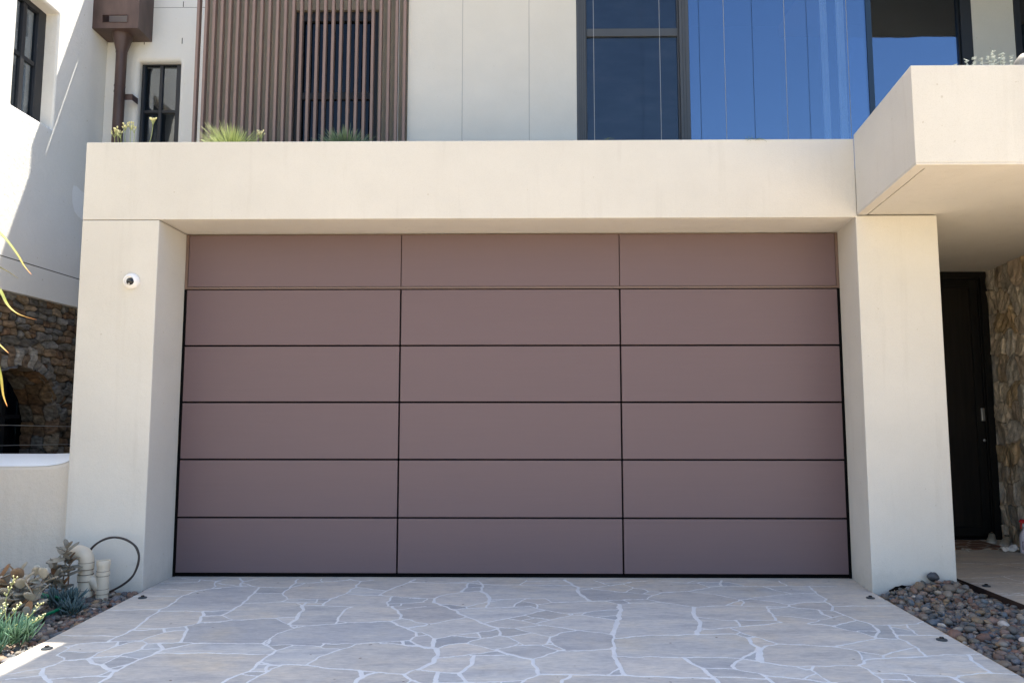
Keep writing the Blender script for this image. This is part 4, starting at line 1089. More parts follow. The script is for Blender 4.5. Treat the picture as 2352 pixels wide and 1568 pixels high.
# ------------------------------------------------------------------ security camera
sc_ = thing('security_camera', 'white dome security camera with a black lens on the left pillar', 'security camera', (-2.673, -0.44, 2.129))
p = MB(); p.lathe([(0.0565, 0.0), (0.0575, 0.006), (0.056, 0.014), (0.050, 0.026), (0.040, 0.036), (0.031, 0.040), (0.029, 0.034)], (-2.673, -0.4402, 2.129), 'y', 40)
obj('housing', p, M['white_plastic'], sc_, smooth=True, flat_caps=True)
p = MB()
bc = Vector((-2.665, -0.4690, 2.123)); vs = []; fs = []
u_, v_ = 20, 28
for i in range(u_+1):
    th = math.pi*i/u_/2
    for k in range(v_):
        t = 2*math.pi*k/v_
        vs.append((bc.x+0.0285*math.sin(th)*math.cos(t), bc.y-0.028*math.cos(th), bc.z+0.0285*math.sin(th)*math.sin(t)))
for i in range(u_):
    for k in range(v_):
        fs.append((i*v_+k, i*v_+(k+1)%v_, (i+1)*v_+(k+1)%v_, (i+1)*v_+k))
p.add(vs, fs)
ln = obj('lens_ball', p, M['black_plastic'], sc_, smooth=True)
p = MB(); p.box(bc.x-0.012, bc.x+0.014, bc.y-0.0285, bc.y-0.020, bc.z-0.002, bc.z+0.010)
obj('lens_window', p, M['stud'], sc_, bevel=0.001)
p = MB(); p.lathe([(0.007, 0), (0.007, 0.003), (0.004, 0.004)], (bc.x-0.001, bc.y-0.020, bc.z-0.019), 'y', 14)
obj('sensor', p, M['led'], sc_)

# ------------------------------------------------------------------ drive studs (in-ground lights)
def stud(x, y, label):
    t = thing('ground_light', label, 'ground light', (x, y, 0), 'small round lights set in the paving')
    p = MB(); p.lathe([(0.0275, 0.001), (0.027, 0.006), (0.020, 0.009), (0.012, 0.010)], (x, y, 0), 'z', 24)
    obj('rim', p, M['stud'], t, smooth=True, flat_caps=True)
    p = MB(); p.lathe([(0.0115, 0.010), (0.0115, 0.015), (0.008, 0.018)], (x, y, 0), 'z', 18)
    obj('cap', p, M['black_plastic'], t)
stud(-2.391, -0.643, 'small dark round light in the paving near the black hose')
stud(-2.345, -1.703, 'small dark round light in the sunlit corner of the driveway')
stud(2.360, -0.586, 'small dark round light in the driveway near the right pillar')
stud(2.319, -1.492, 'small dark round light in the driveway beside the wide pebble bed')
stud(3.325, -0.235, 'small dark round light in the entry path beside the rusty edging')

# ------------------------------------------------------------------ steel edging
b = MB(); b.prism([(3.247, 0.9), (3.147, -3.2), (3.152, -3.2), (3.252, 0.9)], -0.1, 0.016)
tag(obj('steel_edging', b, M['corten']), 'rusty steel garden edging between the pebble bed and the entry path', 'garden edging')

# ------------------------------------------------------------------ pebbles
def ico(sub):
    bm = bmesh.new(); bmesh.ops.create_icosphere(bm, subdivisions=sub, radius=1)
    V = np.array([v.co[:] for v in bm.verts]); F = np.array([[v.index for v in f.verts] for f in bm.faces]); bm.free()
    return V, F
IV, IF = ico(3)
PCOL = np.array([(0.125, 0.118, 0.11), (0.16, 0.14, 0.12), (0.085, 0.090, 0.10), (0.21, 0.16, 0.12), (0.17, 0.12, 0.095), (0.14, 0.125, 0.105), (0.19, 0.155, 0.125), (0.20, 0.13, 0.10), (0.13, 0.10, 0.09), (0.24, 0.165, 0.10), (0.10, 0.10, 0.095), (0.17, 0.095, 0.07), (0.27, 0.23, 0.19), (0.125, 0.12, 0.125), (0.10, 0.115, 0.13)])
def pebbles(name, pts, zf, seed, smin, smax, sub):
    global IV, IF
    rng = np.random.default_rng(seed)
    IV, IF = ico(sub)
    Vs = []; Fs = []; Cs = []; o = 0
    for k, (x, y) in enumerate(pts):
        s = rng.uniform(smin, smax)*(1.35 if rng.uniform() < 0.10 else 1)
        r = np.array([1, rng.uniform(0.62, 0.92), rng.uniform(0.42, 0.72)])*s
        v = IV.copy()
        for i in range(4):
            f = rng.normal(0, 1.5, 3)
            v *= (1+0.085*np.sin(IV@f+rng.uniform(0, 6.28)))[:, None]
        v = np.sign(v)*np.abs(v)**rng.uniform(0.8, 1.0)
        v = v*r
        a = rng.uniform(0, 6.28); t = rng.normal(0, 0.33); t2 = rng.normal(0, 0.25)
        Rz = np.array([[math.cos(a), -math.sin(a), 0], [math.sin(a), math.cos(a), 0], [0, 0, 1]])
        Rx = np.array([[1, 0, 0], [0, math.cos(t), -math.sin(t)], [0, math.sin(t), math.cos(t)]])
        Ry = np.array([[math.cos(t2), 0, math.sin(t2)], [0, 1, 0], [-math.sin(t2), 0, math.cos(t2)]])
        v = v@(Rz@Rx@Ry).T + np.array([x, y, zf(x, y)+rng.uniform(-0.006, 0.012)])
        Vs.append(v); Fs.append(IF+o); o += len(v)
        c = PCOL[rng.integers(0, len(PCOL))]*rng.uniform(0.75, 1.35)
        if rng.uniform() < 0.006: c = np.array([0.48, 0.42, 0.37])
        Cs.append(np.tile(c, (len(v), 1)))
    return np_mesh(name, np.concatenate(Vs), np.concatenate(Fs), M['pebble'], None, True, np.concatenate(Cs))
def scatter(n, x0, x1, y0, y1, ok, mind, seed):
    rng = np.random.default_rng(seed); out = []; grid = {}
    tries = 0
    while len(out) < n and tries < n*40:
        tries += 1
        x, y = rng.uniform(x0, x1), rng.uniform(y0, y1)
        if not ok(x, y): continue
        gx_, gy_ = int(x/mind), int(y/mind); bad = False
        for i in (-1, 0, 1):
            for j in (-1, 0, 1):
                for q in grid.get((gx_+i, gy_+j), ()):
                    if (q[0]-x)**2+(q[1]-y)**2 < mind*mind: bad = True
        if bad: continue
        grid.setdefault((gx_, gy_), []).append((x, y)); out.append((x, y))
    return out
def zr_(x, y):
    # heaped against the pillar, lower beside the drive
    d = max(0.0, -0.44-y)
    h = 0.082*math.exp(-(d/0.26)**2)*min(1, max(0, (x-2.47)/0.30))*min(1, max(0, (3.10-x)/0.12))
    return -0.030 + 0.018*min(1, max(0, (x-2.40)/0.25)) - 0.026*min(1, max(0, (x-3.02)/0.10)) + h
okr = lambda x, y: x > 2.447-0.046*(-0.44-y)+0.022 and x < 3.225+0.0244*y*1.0 and (y < -0.46 or x > 3.03+0.16*(y+0.44))
pr = scatter(3600, 2.3, 3.25, -2.6, 0.1, okr, 0.0225, 1)
o = pebbles('pebble_bed', pr, zr_, 21, 0.0115, 0.0255, 2)
tag(o, 'bed of mixed brown and grey river pebbles right of the driveway', 'pebbles', kind='stuff')
pr2 = scatter(500, 2.36, 3.2, -2.5, -0.5, okr, 0.05, 8)
o2 = pebbles('loose_pebbles', pr2, lambda x, y: zr_(x, y)+0.017, 22, 0.013, 0.033, 2)
tag(o2, 'larger loose pebbles lying on top of the right pebble bed', 'pebbles', kind='stuff')
b = MB(); b.box(2.30, 3.24, -3.2, 0.6, -0.12, -0.052)
tag(obj('bed_soil', b, M['kicker']), None, None, kind='structure')
okl = lambda x, y: x < -2.480+0.040*(-0.44-y)-0.022 and (y < -0.46)
zl_ = lambda x, y: -0.026 + 0.02*min(1, max(0, (-2.50-x)/0.3))
pl = scatter(3200, -3.5, -2.38, -2.6, -0.45, okl, 0.025, 2)
o = pebbles('pebble_bed', pl, zl_, 23, 0.012, 0.028, 2)
tag(o, 'strip of mixed river pebbles under the plants left of the driveway', 'pebbles', kind='stuff')
b = MB(); b.box(-3.9, -2.42, -3.2, -0.10, -0.12, -0.052)
tag(obj('bed_soil', b, M['kicker']), None, None, kind='structure')
# bigger single stones one can pick out
def boulder(name, x, y, z, r, col, label, seed, cat='stone'):
    rng = np.random.default_rng(seed)
    V, F = ico(3)
    v = V.copy()
    for i in range(6):
        f = rng.normal(0, 2.0, 3); v *= (1+0.06*np.sin(V@f+rng.uniform(0, 6.28)))[:, None]
    v = v*np.array(r)+np.array([x, y, z])
    o = np_mesh(name, v, F, M['pebble'], None, True, np.tile(col, (len(v), 1)))
    tag(o, label, cat)
boulder('dark_stone', 2.83, -0.475, 0.118, (0.036, 0.026, 0.030), (0.055, 0.06, 0.07), 'dark blue grey stone on top of the pebbles against the right pillar', 3)
boulder('pale_stone', 2.705, -1.60, 0.030, (0.040, 0.028, 0.020), (0.55, 0.47, 0.42), 'single pale pinkish white pebble lying in the right pebble bed', 4)
boulder('planter_rock', 3.165, -1.22, 3.30, (0.075, 0.07, 0.095), (0.30, 0.28, 0.25), 'grey rock beside the silver bush on the raised planter', 6, 'rock')
# scrap of weed mat
rngm = random.Random(4)
vs = []; 
for i in range(10):
    x = 2.545+0.20*i/9
    vs += [(x, -0.452, 0.020+0.03*math.sin(i/9*math.pi)+rngm.uniform(0, 0.008)), (x+rngm.uniform(-0.005, 0.005), -0.50-rngm.uniform(0, 0.012), 0.006+rngm.uniform(0, 0.008))]
p = MB(); p.add(vs, [(2*i, 2*i+2, 2*i+3, 2*i+1) for i in range(9)])
p.add([(a, b_-0.002, c-0.004) for a, b_, c in vs], [(2*i, 2*i+1, 2*i+3, 2*i+2) for i in range(9)])
tag(obj('weed_mat', p, M['black_gap'], recalc=False), 'scrap of black weed matting sticking up at the foot of the right pillar', 'weed mat')

# ------------------------------------------------------------------ PVC pipes and hose
t = thing('drain_pipe', 'tall cream drain pipe with an elbow on top, in front of the left pillar', 'drain pipe', (-2.775, -0.63, 0))
px, py = -2.775, -0.64
p = MB(); p.tube([(px, py, -0.06), (px, py, 0.245)], 0.0435, 28)
obj('upright', p, M['pvc'], t, smooth=True, flat_caps=True)
p = MB()
el = [(px, py, 0.205), (px, py, 0.235)]
for i in range(0, 11):
    a = R(9*i); el.append((px-0.052+0.052*math.cos(a), py, 0.238+0.052*math.sin(a)))
el.append((px-0.12, py-0.005, 0.290))
p.tube(el, [0.047]*2+[0.0465]*11+[0.046], 28)
obj('elbow', p, M['pvc'], t, smooth=True, flat_caps=True)
for z in (0.205, 0.13, 0.028):
    p = MB(); p.lathe([(0.042, -0.020), (0.0485, -0.018), (0.0485, 0.018), (0.042, 0.020)], (px, py, z), 'z', 28)
    cp_ = obj('coupling', p, M['pvc'], t, smooth=True, flat_caps=True)
    p = MB(); p.lathe([(0.042, -0.0235), (0.0475, -0.0235), (0.0475, -0.0205), (0.042, -0.0205)], (px, py, z), 'z', 28); p.lathe([(0.042, 0.0205), (0.0472, 0.0205), (0.0472, 0.0235), (0.042, 0.0235)], (px, py, z), 'z', 28)
    obj('seam', p, M['seam'], cp_)
qx, qy = -2.666, -0.63
t2 = thing('inspection_pipe', 'short capped cream pipe with a side branch, beside the tall drain pipe', 'drain pipe', (qx, qy, 0))
p = MB(); p.tube([(qx, qy, -0.06), (qx, qy, 0.215)], 0.0375, 28)
obj('upright', p, M['pvc'], t2, smooth=True, flat_caps=True)
p = MB(); p.lathe([(0.036, 0.205), (0.0425, 0.206), (0.0425, 0.234), (0.040, 0.238), (0.034, 0.238), (0.034, 0.228)], (qx, qy, 0), 'z', 28)
obj('cap', p, M['pvc'], t2, smooth=True, flat_caps=True)
p = MB(); p.tube([(qx-0.005, qy, 0.055), (qx-0.030, qy, 0.075), (qx-0.055, qy, 0.105), (qx-0.075, qy, 0.115)], [0.034, 0.036, 0.036, 0.034], 24)
obj('branch', p, M['pvc'], t2, smooth=True, flat_caps=True)
for z in (0.155, 0.040):
    p = MB(); p.lathe([(0.037, -0.014), (0.0405, -0.012), (0.0405, 0.012), (0.037, 0.014)], (qx, qy, z), 'z', 28)
    cp_ = obj('coupling', p, M['pvc'], t2, smooth=True, flat_caps=True)
    p = MB(); p.lathe([(0.037, -0.0165), (0.0392, -0.0165), (0.0392, -0.0142), (0.037, -0.0142)], (qx, qy, z), 'z', 28); p.lathe([(0.037, 0.0142), (0.0392, 0.0142), (0.0392, 0.0165), (0.037, 0.0165)], (qx, qy, z), 'z', 28)
    obj('seam', p, M['seam'], cp_)
hp = [(-2.82, -0.56, 0.24), (-2.791, -0.56, 0.301), (-2.742, -0.56, 0.344), (-2.682, -0.56, 0.370), (-2.621, -0.56, 0.374), (-2.558, -0.56, 0.358), (-2.502, -0.56, 0.322), (-2.476, -0.56, 0.279), (-2.469, -0.56, 0.233), (-2.481, -0.56, 0.173), (-2.512, -0.56, 0.114), (-2.577, -0.56, 0.061), (-2.677, -0.56, 0.010), (-2.75, -0.56, -0.02)]
def smooth_path(pts, k=5):
    P_ = [Vector(p) for p in pts]; out = []
    for i in range(len(P_)-1):
        p0, p1, p2, p3 = P_[max(i-1, 0)], P_[i], P_[i+1], P_[min(i+2, len(P_)-1)]
        for j in range(k):
            t_ = j/k
            out.append(0.5*((2*p1)+(-p0+p2)*t_+(2*p0-5*p1+4*p2-p3)*t_**2+(-p0+3*p1-3*p2+p3)*t_**3))
    out.append(P_[-1])
    return out
p = MB(); sp = smooth_path(hp); rr_ = [0.0068+0.0010*abs(math.sin(i*0.33)) for i in range(len(sp))]
p.tube(sp, rr_, 12)
tag(obj('drain_hose', p, M['hose'], smooth=True), 'dark brown flexible hose looping up beside the drain pipes', 'hose')
p = MB(); p.tube(smooth_path([(-2.92, -0.86, 0.075), (-2.85, -0.92, 0.080), (-2.74, -0.96, 0.072), (-2.68, -1.02, 0.04), (-2.70, -1.25, 0.03), (-2.66, -1.42, 0.045), (-2.68, -1.50, 0.03), (-2.80, -1.6, 0.0)], 6), 0.0095, 10)
p.tube(smooth_path([(-2.92, -0.85, 0.058), (-2.85, -0.905, 0.060), (-2.74, -0.945, 0.052), (-2.69, -1.0, 0.03)], 6), 0.0095, 10)
tag(obj('garden_hose', p, M['green_hose'], smooth=True), 'green garden hose lying half hidden under the copper leaved shrub', 'hose')

# ------------------------------------------------------------------ plants
class Leafy:
    def __init__(s): s.V = []; s.F = []; s.C = []; s.n = 0
    def add(s, V, F, c):
        s.V.append(np.asarray(V)); s.F.append(np.asarray(F)+s.n); s.n += len(V)
        c = np.asarray(c)
        s.C.append(np.tile(c, (len(V), 1)) if c.ndim == 1 else c)
    def build(s, name, parent=None, mat='leaf'):
        return np_mesh(name, np.concatenate(s.V), np.concatenate(s.F), M[mat], parent, True, np.concatenate(s.C))

def frame_from(d, roll=0.0):
    d = Vector(d).normalized()
    a = Vector((0, 0, 1)) if abs(d.z) < 0.95 else Vector((1, 0, 0))
    s = d.cross(a).normalized(); u = s.cross(d).normalized()
    q = Matrix.Rotation(roll, 3, d)
    return d, q@s, q@u

def spoon_leaf(L, base, d, length, width, thick, c_top, c_bot, cup=0.15, roll=0.0, edge=None):
    """thick oval leaf, rounded tip, slightly cupped"""
    d, s, u = frame_from(d, roll)
    nl, nw = 12, 6
    base = Vector(base)
    V = []; C = []
    for side in (1, -1):
        for i in range(nl+1):
            t = i/nl
            wd = width*0.5*(0.16+0.84*math.sin(math.pi*min(1, (t**0.85)*1.0))**0.75 if 0 < t < 1 else (0.16 if t == 0 else 0.0))
            if t > 0.5: wd = width*0.5*math.sqrt(max(0, 1-((t-0.5)/0.5)**2.4))
            for j in range(nw+1):
                q = (j/nw)*2-1
                th = thick*0.5*(1-q*q)**0.5*(1 if 0 < t < 1 else 0.2)
                z = side*th + cup*width*q*q - 0.12*length*t*t*0.6
                p = base + d*(length*t) + s*(wd*q) + u*z
                V.append(p[:])
                c = np.array(c_top if side > 0 else c_bot)
                if edge is not None and (abs(q) > 0.85 or t > 0.95): c = c*0.75+np.array(edge)*0.25
                C.append(c)
    F = []
    m = (nl+1)*(nw+1)
    for side in (0, 1):
        for i in range(nl):
            for j in range(nw):
                a = side*m+i*(nw+1)+j
                q = [a, a+1, a+nw+2, a+nw+1]
                F.append(q if side else q[::-1])
    L.add(np.array(V), np.array(F), np.array(C))

def finger(L, base, d, length, r, c0, c1, bend=0.3, seg=6, n=6, flat=1.0):
    d = Vector(d).normalized(); base = Vector(base)
    d_, s, u = frame_from(d)
    V = []; C = []
    up = Vector((0, 0, 1))
    p = base.copy(); dd = d.copy()
    for i in range(n+1):
        t = i/n
        rr = r*(0.55+0.45*math.sin(math.pi*min(1, t*1.3)*0.5))*(1 if t < 0.7 else math.sqrt(max(0.02, 1-((t-0.7)/0.3)**2)))
        dd = (dd+up*bend/n).normalized()
        s2 = dd.cross(u).normalized(); u2 = s2.cross(dd).normalized()
        for k in range(seg):
            a = 2*math.pi*k/seg
            V.append((p+s2*(math.cos(a)*rr)+u2*(math.sin(a)*rr*flat))[:])
            C.append(np.array(c0)*(1-t)+np.array(c1)*t)
        p = p+dd*(length/n)
    F = [[i*seg+k, i*seg+(k+1)%seg, (i+1)*seg+(k+1)%seg, (i+1)*seg+k] for i in range(n) for k in range(seg)]
    L.add(np.array(V), np.array(F), np.array(C))
    return p

def blade(L, base, d, length, width, c0, c1, droop=0.5, n=7, fold=0.25, pts=None):
    base = Vector(base or (0, 0, 0)); V = []; C = []
    if pts is None:
        pts = []; p = base.copy(); dd = Vector(d).normalized()
        for i in range(n+1):
            pts.append(p.copy()); dd = (dd+Vector((0, 0, -droop/n))).normalized(); p = p+dd*(length/n)
    else:
        pts = smooth_path(pts, 4); n = len(pts)-1
    for i, p in enumerate(pts):
        t = i/n
        dd = (pts[min(i+1, n)]-pts[max(i-1, 0)]).normalized()
        a = Vector((0, 0, 1))
        s = dd.cross(a)
        s = s.normalized() if s.length > 1e-3 else Vector((1, 0, 0))
        u = s.cross(dd).normalized()
        w_ = width*0.5*(min(1, 0.5+t*2)*(1-t**2.2)+0.02)
        c = np.array(c0)*(1-t)+np.array(c1)*t if not callable(c1) else c1(t)
        for q, h in ((-1, fold), (0, 0), (1, fold)):
            V.append((p+s*(w_*q)+u*(w_*h))[:]); C.append(c)
        for q, h in ((1, fold), (0, 0), (-1, fold)):
            V.append((p+s*(w_*q)+u*(w_*h-0.0012))[:]); C.append(c*0.9)
    F = []
    for i in range(n):
        for k in range(6):
            F.append([i*6+k, i*6+(k+1) % 6, (i+1)*6+(k+1) % 6, (i+1)*6+k])
    L.add(np.array(V), np.array(F), np.array(C))

def stem_tube(pts, r0, r1, n=8):
    p = MB(); sp = smooth_path(pts, 4)
    p.tube(sp, [r0+(r1-r0)*i/(len(sp)-1) for i in range(len(sp))], n)
    return p

M['stem'] = plain('woody_stem', (0.16, 0.11, 0.08), 0.8, bs=0.3)
M['grey_stem'] = plain('grey_stem', (0.30, 0.30, 0.27), 0.8)
M['green_stem'] = plain('pale_green_stem', (0.32, 0.36, 0.14), 0.6)

def copper_shrub(label, base, shoots, seed, scale=1.0, dark=1.0):
    rng = random.Random(seed)
    t = thing('copper_leaf_shrub', label, 'shrub', base, 'shrubs with thick copper coloured leaves')
    L = Leafy(); st_ = MB()
    for (hx, hy, hz, nwh, sz) in shoots:
        top = Vector((hx, hy, hz)); b0 = Vector(base)
        mid = b0.lerp(top, 0.5)+Vector((rng.uniform(-0.02, 0.02), rng.uniform(-0.02, 0.02), 0))
        sp = smooth_path([b0, mid, top], 5)
        st_.tube(sp, [0.006-0.003*i/(len(sp)-1) for i in range(len(sp))], 8)
        ax = (top-mid).normalized()
        for wv in range(nwh):
            tt = wv/max(1, nwh-1)
            pos = top - ax*(sz*0.62*(1-tt))*1.0*nwh/3 if nwh > 1 else top
            npair = 2
            for k in range(npair):
                az = wv*math.pi/2+k*math.pi+rng.uniform(-0.25, 0.25)+seed
                el_ = 0.15+tt*0.85+rng.uniform(-0.18, 0.18)
                dv = Vector((math.cos(az)*math.cos(el_), math.sin(az)*math.cos(el_), math.sin(el_)))
                kind = rng.random()
                top_c = (0.50*dark, 0.47*dark, 0.38*dark) if kind < 0.55 else ((0.32*dark, 0.30*dark, 0.25*dark) if kind < 0.78 else (0.68*dark, 0.60*dark, 0.46*dark))
                bot = (0.30*dark, 0.21*dark, 0.14*dark) if rng.random() < 0.15 else (0.50*dark, 0.45*dark, 0.36*dark)
                if tt > 0.9 and rng.random() < 0.5: top_c = (0.30*dark, 0.15*dark, 0.06*dark)
                ln_ = sz*1.22*(1.0-0.32*tt)*rng.uniform(0.85, 1.15)
                spoon_leaf(L, pos, dv, ln_, ln_*0.56, ln_*0.06, top_c, bot, cup=0.10, roll=rng.uniform(-0.3, 0.3), edge=(0.30*dark, 0.19*dark, 0.12*dark))
    obj('stem', st_, M['stem'], t, smooth=True)
    L.build('leaves', t)
copper_shrub('dark leaved copper shrub growing in front of the drain pipes', (-2.86, -0.74, -0.02), [(-2.835, -0.76, 0.335, 4, 0.085), (-2.90, -0.78, 0.225, 3, 0.085), (-2.80, -0.80, 0.215, 3, 0.08), (-2.85, -0.84, 0.165, 4, 0.085), (-2.79, -0.86, 0.125, 3, 0.07), (-2.93, -0.82, 0.145, 3, 0.08), (-2.83, -0.74, 0.26, 3, 0.08)], 1, dark=0.5)
copper_shrub('larger copper shrub with pale grey leaves at the left edge', (-2.85, -1.22, -0.02), [(-2.965, -1.20, 0.215, 4, 0.125), (-2.875, -1.16, 0.25, 4, 0.115), (-2.815, -1.22, 0.215, 4, 0.11), (-2.745, -1.13, 0.225, 3, 0.10), (-2.72, -1.24, 0.145, 4, 0.11), (-2.86, -1.31, 0.12, 4, 0.12), (-2.95, -1.32, 0.11, 4, 0.12), (-2.70, -1.33, 0.07, 3, 0.09), (-2.80, -1.12, 0.24, 3, 0.09), (-2.90, -1.22, 0.17, 4, 0.13), (-2.78, -1.28, 0.10, 4, 0.12), (-2.83, -1.36, 0.06, 3, 0.11), (-3.0, -1.25, 0.26, 3, 0.12)], 2, dark=1.0)

def senecio(label, base, n, r, h, c0, c1, seed, flowers=()):
    rng = random.Random(seed)
    t = thing('blue_succulent', label, 'succulent', base, 'blue chalk stick succulents')
    L = Leafy()
    for i in range(n):
        az = rng.uniform(0, 6.28); rad = r*math.sqrt(rng.random())
        bx, by = base[0]+rad*0.6*math.cos(az), base[1]+rad*0.6*math.sin(az)
        # each shoot carries a tuft of fingers
        hz = base[2]+rng.uniform(0.0, h*0.55)
        tip = Vector((base[0]+rad*math.cos(az), base[1]+rad*math.sin(az), hz))
        for k in range(5):
            a2 = az+rng.uniform(-1.6, 1.6); el_ = rng.uniform(0.35, 1.35)
            dv = (math.cos(a2)*math.cos(el_), math.sin(a2)*math.cos(el_), math.sin(el_))
            v = rng.uniform(0.8, 1.2)
            finger(L, tip, dv, h*rng.uniform(0.55, 0.95), 0.0042, [c*v for c in c0], [c*v for c in c1], bend=0.5)
    L.build('leaves', t)
    if flowers:
        for pts in flowers:
            sm = MB(); Fl = Leafy()
            sp = smooth_path(pts, 5); sm.tube(sp, [0.0028-0.0012*i/(len(sp)-1) for i in range(len(sp))], 6)
            for i in range(len(sp)*3//5, len(sp)):
                for k in range(2):
                    a2 = rng.uniform(0, 6.28)
                    q = sp[i]+Vector((math.cos(a2)*0.012, math.sin(a2)*0.012, rng.uniform(0, 0.012)))
                    sm.tube([sp[i], q], 0.001, 5)
                    finger(Fl, q, (0.2*math.cos(a2), 0.2*math.sin(a2), 1), 0.010, 0.004, (0.42, 0.45, 0.16), (0.75, 0.70, 0.45), bend=0)
            k_ = obj('flower_stalk', sm, M['green_stem'], t, smooth=True)
            Fl.build('flower_buds', k_)
SHADE_BL0, SHADE_BL1 = (0.035, 0.065, 0.055), (0.115, 0.175, 0.185)  # darkened leaf colours carry the shade over these clumps
senecio('shaded blue succulent clump at the foot of the drain pipes', (-2.735, -0.93, 0.0), 34, 0.065, 0.115, SHADE_BL0, SHADE_BL1, 5)
senecio('small shaded blue succulent clump nearest the driveway edge', (-2.635, -1.02, -0.01), 26, 0.05, 0.085, SHADE_BL0, SHADE_BL1, 6)
SUN_GL0, SUN_GL1 = (0.05, 0.11, 0.05), (0.17, 0.30, 0.20)  # lighter, greener copy with the sunlight put into the leaf colour
senecio('sunlit green succulent with yellow flower stalks in the bottom left corner', (-2.60, -1.66, -0.02), 60, 0.125, 0.14, SUN_GL0, SUN_GL1, 7,
        flowers=[[(-2.62, -1.62, 0.10), (-2.63, -1.62, 0.22), (-2.59, -1.62, 0.33)], [(-2.60, -1.66, 0.08), (-2.50, -1.64, 0.10), (-2.42, -1.63, 0.135)],
                 [(-2.62, -1.68, 0.08), (-2.56, -1.66, 0.16), (-2.53, -1.66, 0.205)], [(-2.60, -1.66, 0.08), (-2.52, -1.62, 0.12), (-2.47, -1.58, 0.19)],
                 [(-2.66, -1.68, 0.08), (-2.63, -1.66, 0.14), (-2.60, -1.66, 0.20)]])
senecio('sunlit green succulent clump mostly outside the left edge', (-2.76, -1.74, -0.02), 40, 0.13, 0.15, SUN_GL0, SUN_GL1, 8)

# ledge plants
def grass_tree(label, base, n, length, c0, c1, seed, width=0.006, zmin=0.05):
    rng = random.Random(seed)
    t = thing('spiky_plant', label, 'spiky plant', base, 'spiky tufts on the ledge')
    L = Leafy()
    for i in range(n):
        az = rng.uniform(0, 6.28); el_ = math.asin(rng.uniform(zmin, 1))
        dv = (math.cos(az)*math.cos(el_), math.sin(az)*math.cos(el_), math.sin(el_))
        v = rng.uniform(0.75, 1.25)
        blade(L, base, dv, length*rng.uniform(0.62, 1.08)*(1+0.10*math.sin(az*5+seed)), width, [c*v*0.8 for c in c0], [c*v for c in c1], droop=rng.uniform(0.05, 0.3), n=4)
    L.build('leaves', t)
grass_tree('bright green spiky plant on the ledge in front of the left battens', (-2.150, -0.05, 3.150), 1300, 0.272, (0.15, 0.22, 0.06), (0.42, 0.48, 0.22), 1, 0.007, 0.0)
grass_tree('dark green spiky plant on the ledge in front of the batten window', (-1.265, -0.05, 3.140), 1200, 0.255, (0.08, 0.14, 0.07), (0.20, 0.28, 0.15), 2, 0.007, 0.0)

def flower_plant(label, base, stalks, seed, colour=(0.72, 0.68, 0.34)):
    rng = random.Random(seed)
    t = thing('flowering_plant', label, 'flowering plant', base, 'yellow flowering plants on the ledge')
    for (x, y, z, m) in stalks:
        sm = MB(); Fl = Leafy()
        b0 = Vector(base); tp_ = Vector((x, y, z))
        c = b0.lerp(tp_, 0.6)+Vector((0.25*(tp_.x-b0.x), 0, 0.0))
        sp = smooth_path([b0, c, tp_], 5)
        sm.tube(sp, [0.0035-0.0015*i/(len(sp)-1) for i in range(len(sp))], 6)
        for i in range(m):
            a2 = rng.uniform(0, 6.28)
            q = tp_+Vector((math.cos(a2)*rng.uniform(0.006, 0.024), math.sin(a2)*0.015, rng.uniform(-0.008, 0.024)))
            sm.tube([tp_-Vector((0, 0, 0.03)), q], 0.0015, 5)
            finger(Fl, q, (0.5*math.cos(a2), 0.5*math.sin(a2), 1), 0.020, 0.0062, [c_*0.8 for c_ in colour], colour, bend=0, seg=6, n=4)
        k_ = obj('flower_stalk', sm, M['green_stem'], t, smooth=True)
        Fl.build('flowers', k_)
flower_plant('pale yellow flower heads on thin stalks at the left end of the ledge', (-2.94, 0.0, 3.06), [(-3.10, 0, 3.375, 9), (-3.065, -0.02, 3.385, 8), (-3.02, 0, 3.425, 8), (-2.985, 0.02, 3.44, 7), (-2.945, 0, 3.405, 5), (-3.03, -0.04, 3.355, 6), (-2.80, 0, 3.478, 11)], 3)
flower_plant('tiny pale yellow flowers between the two spiky plants', (-1.96, 0.0, 3.08), [(-1.985, 0, 3.365, 6), (-1.96, 0.02, 3.37, 6), (-1.94, -0.01, 3.36, 5)], 4, (0.80, 0.72, 0.42))

def tuft(label, base, n, ln_, seed, col=((0.07, 0.12, 0.04), (0.14, 0.20, 0.07)), spread=0.06, hang=0.2):
    rng = random.Random(seed)
    L = Leafy()
    for i in range(n):
        az = rng.uniform(0, 6.28)
        x = base[0]+rng.uniform(-spread, spread)
        el_ = rng.uniform(0.1, 1.2)
        blade(L, (x, base[1]+rng.uniform(-0.01, 0.02), base[2]), (math.cos(az)*math.cos(el_), math.sin(az)*math.cos(el_)-0.25, math.sin(el_)), ln_*rng.uniform(0.5, 1.1), 0.003, col[0], col[1], droop=hang*6, n=6)
    o = L.build('grass_tuft')
    tag(o, label, 'grass tuft', 'grass tufts on the ledge edge')
tuft('sparse grass blades hanging over the ledge below the dark window', (0.70, -0.425, 3.143), 7, 0.06, 1, spread=0.03)
tuft('small green grass tuft on the ledge below the large blue glass', (1.745, -0.428, 3.143), 34, 0.055, 2, spread=0.05)
tuft('dry wisps of grass on the ledge below the cream wall', (-0.36, -0.40, 3.145), 6, 0.035, 3, ((0.10, 0.09, 0.05), (0.12, 0.10, 0.06)), 0.012)
tuft('dry wisps of grass on the ledge just left of the dark window', (0.33, -0.41, 3.145), 6, 0.03, 4, ((0.10, 0.09, 0.05), (0.12, 0.10, 0.06)), 0.012)

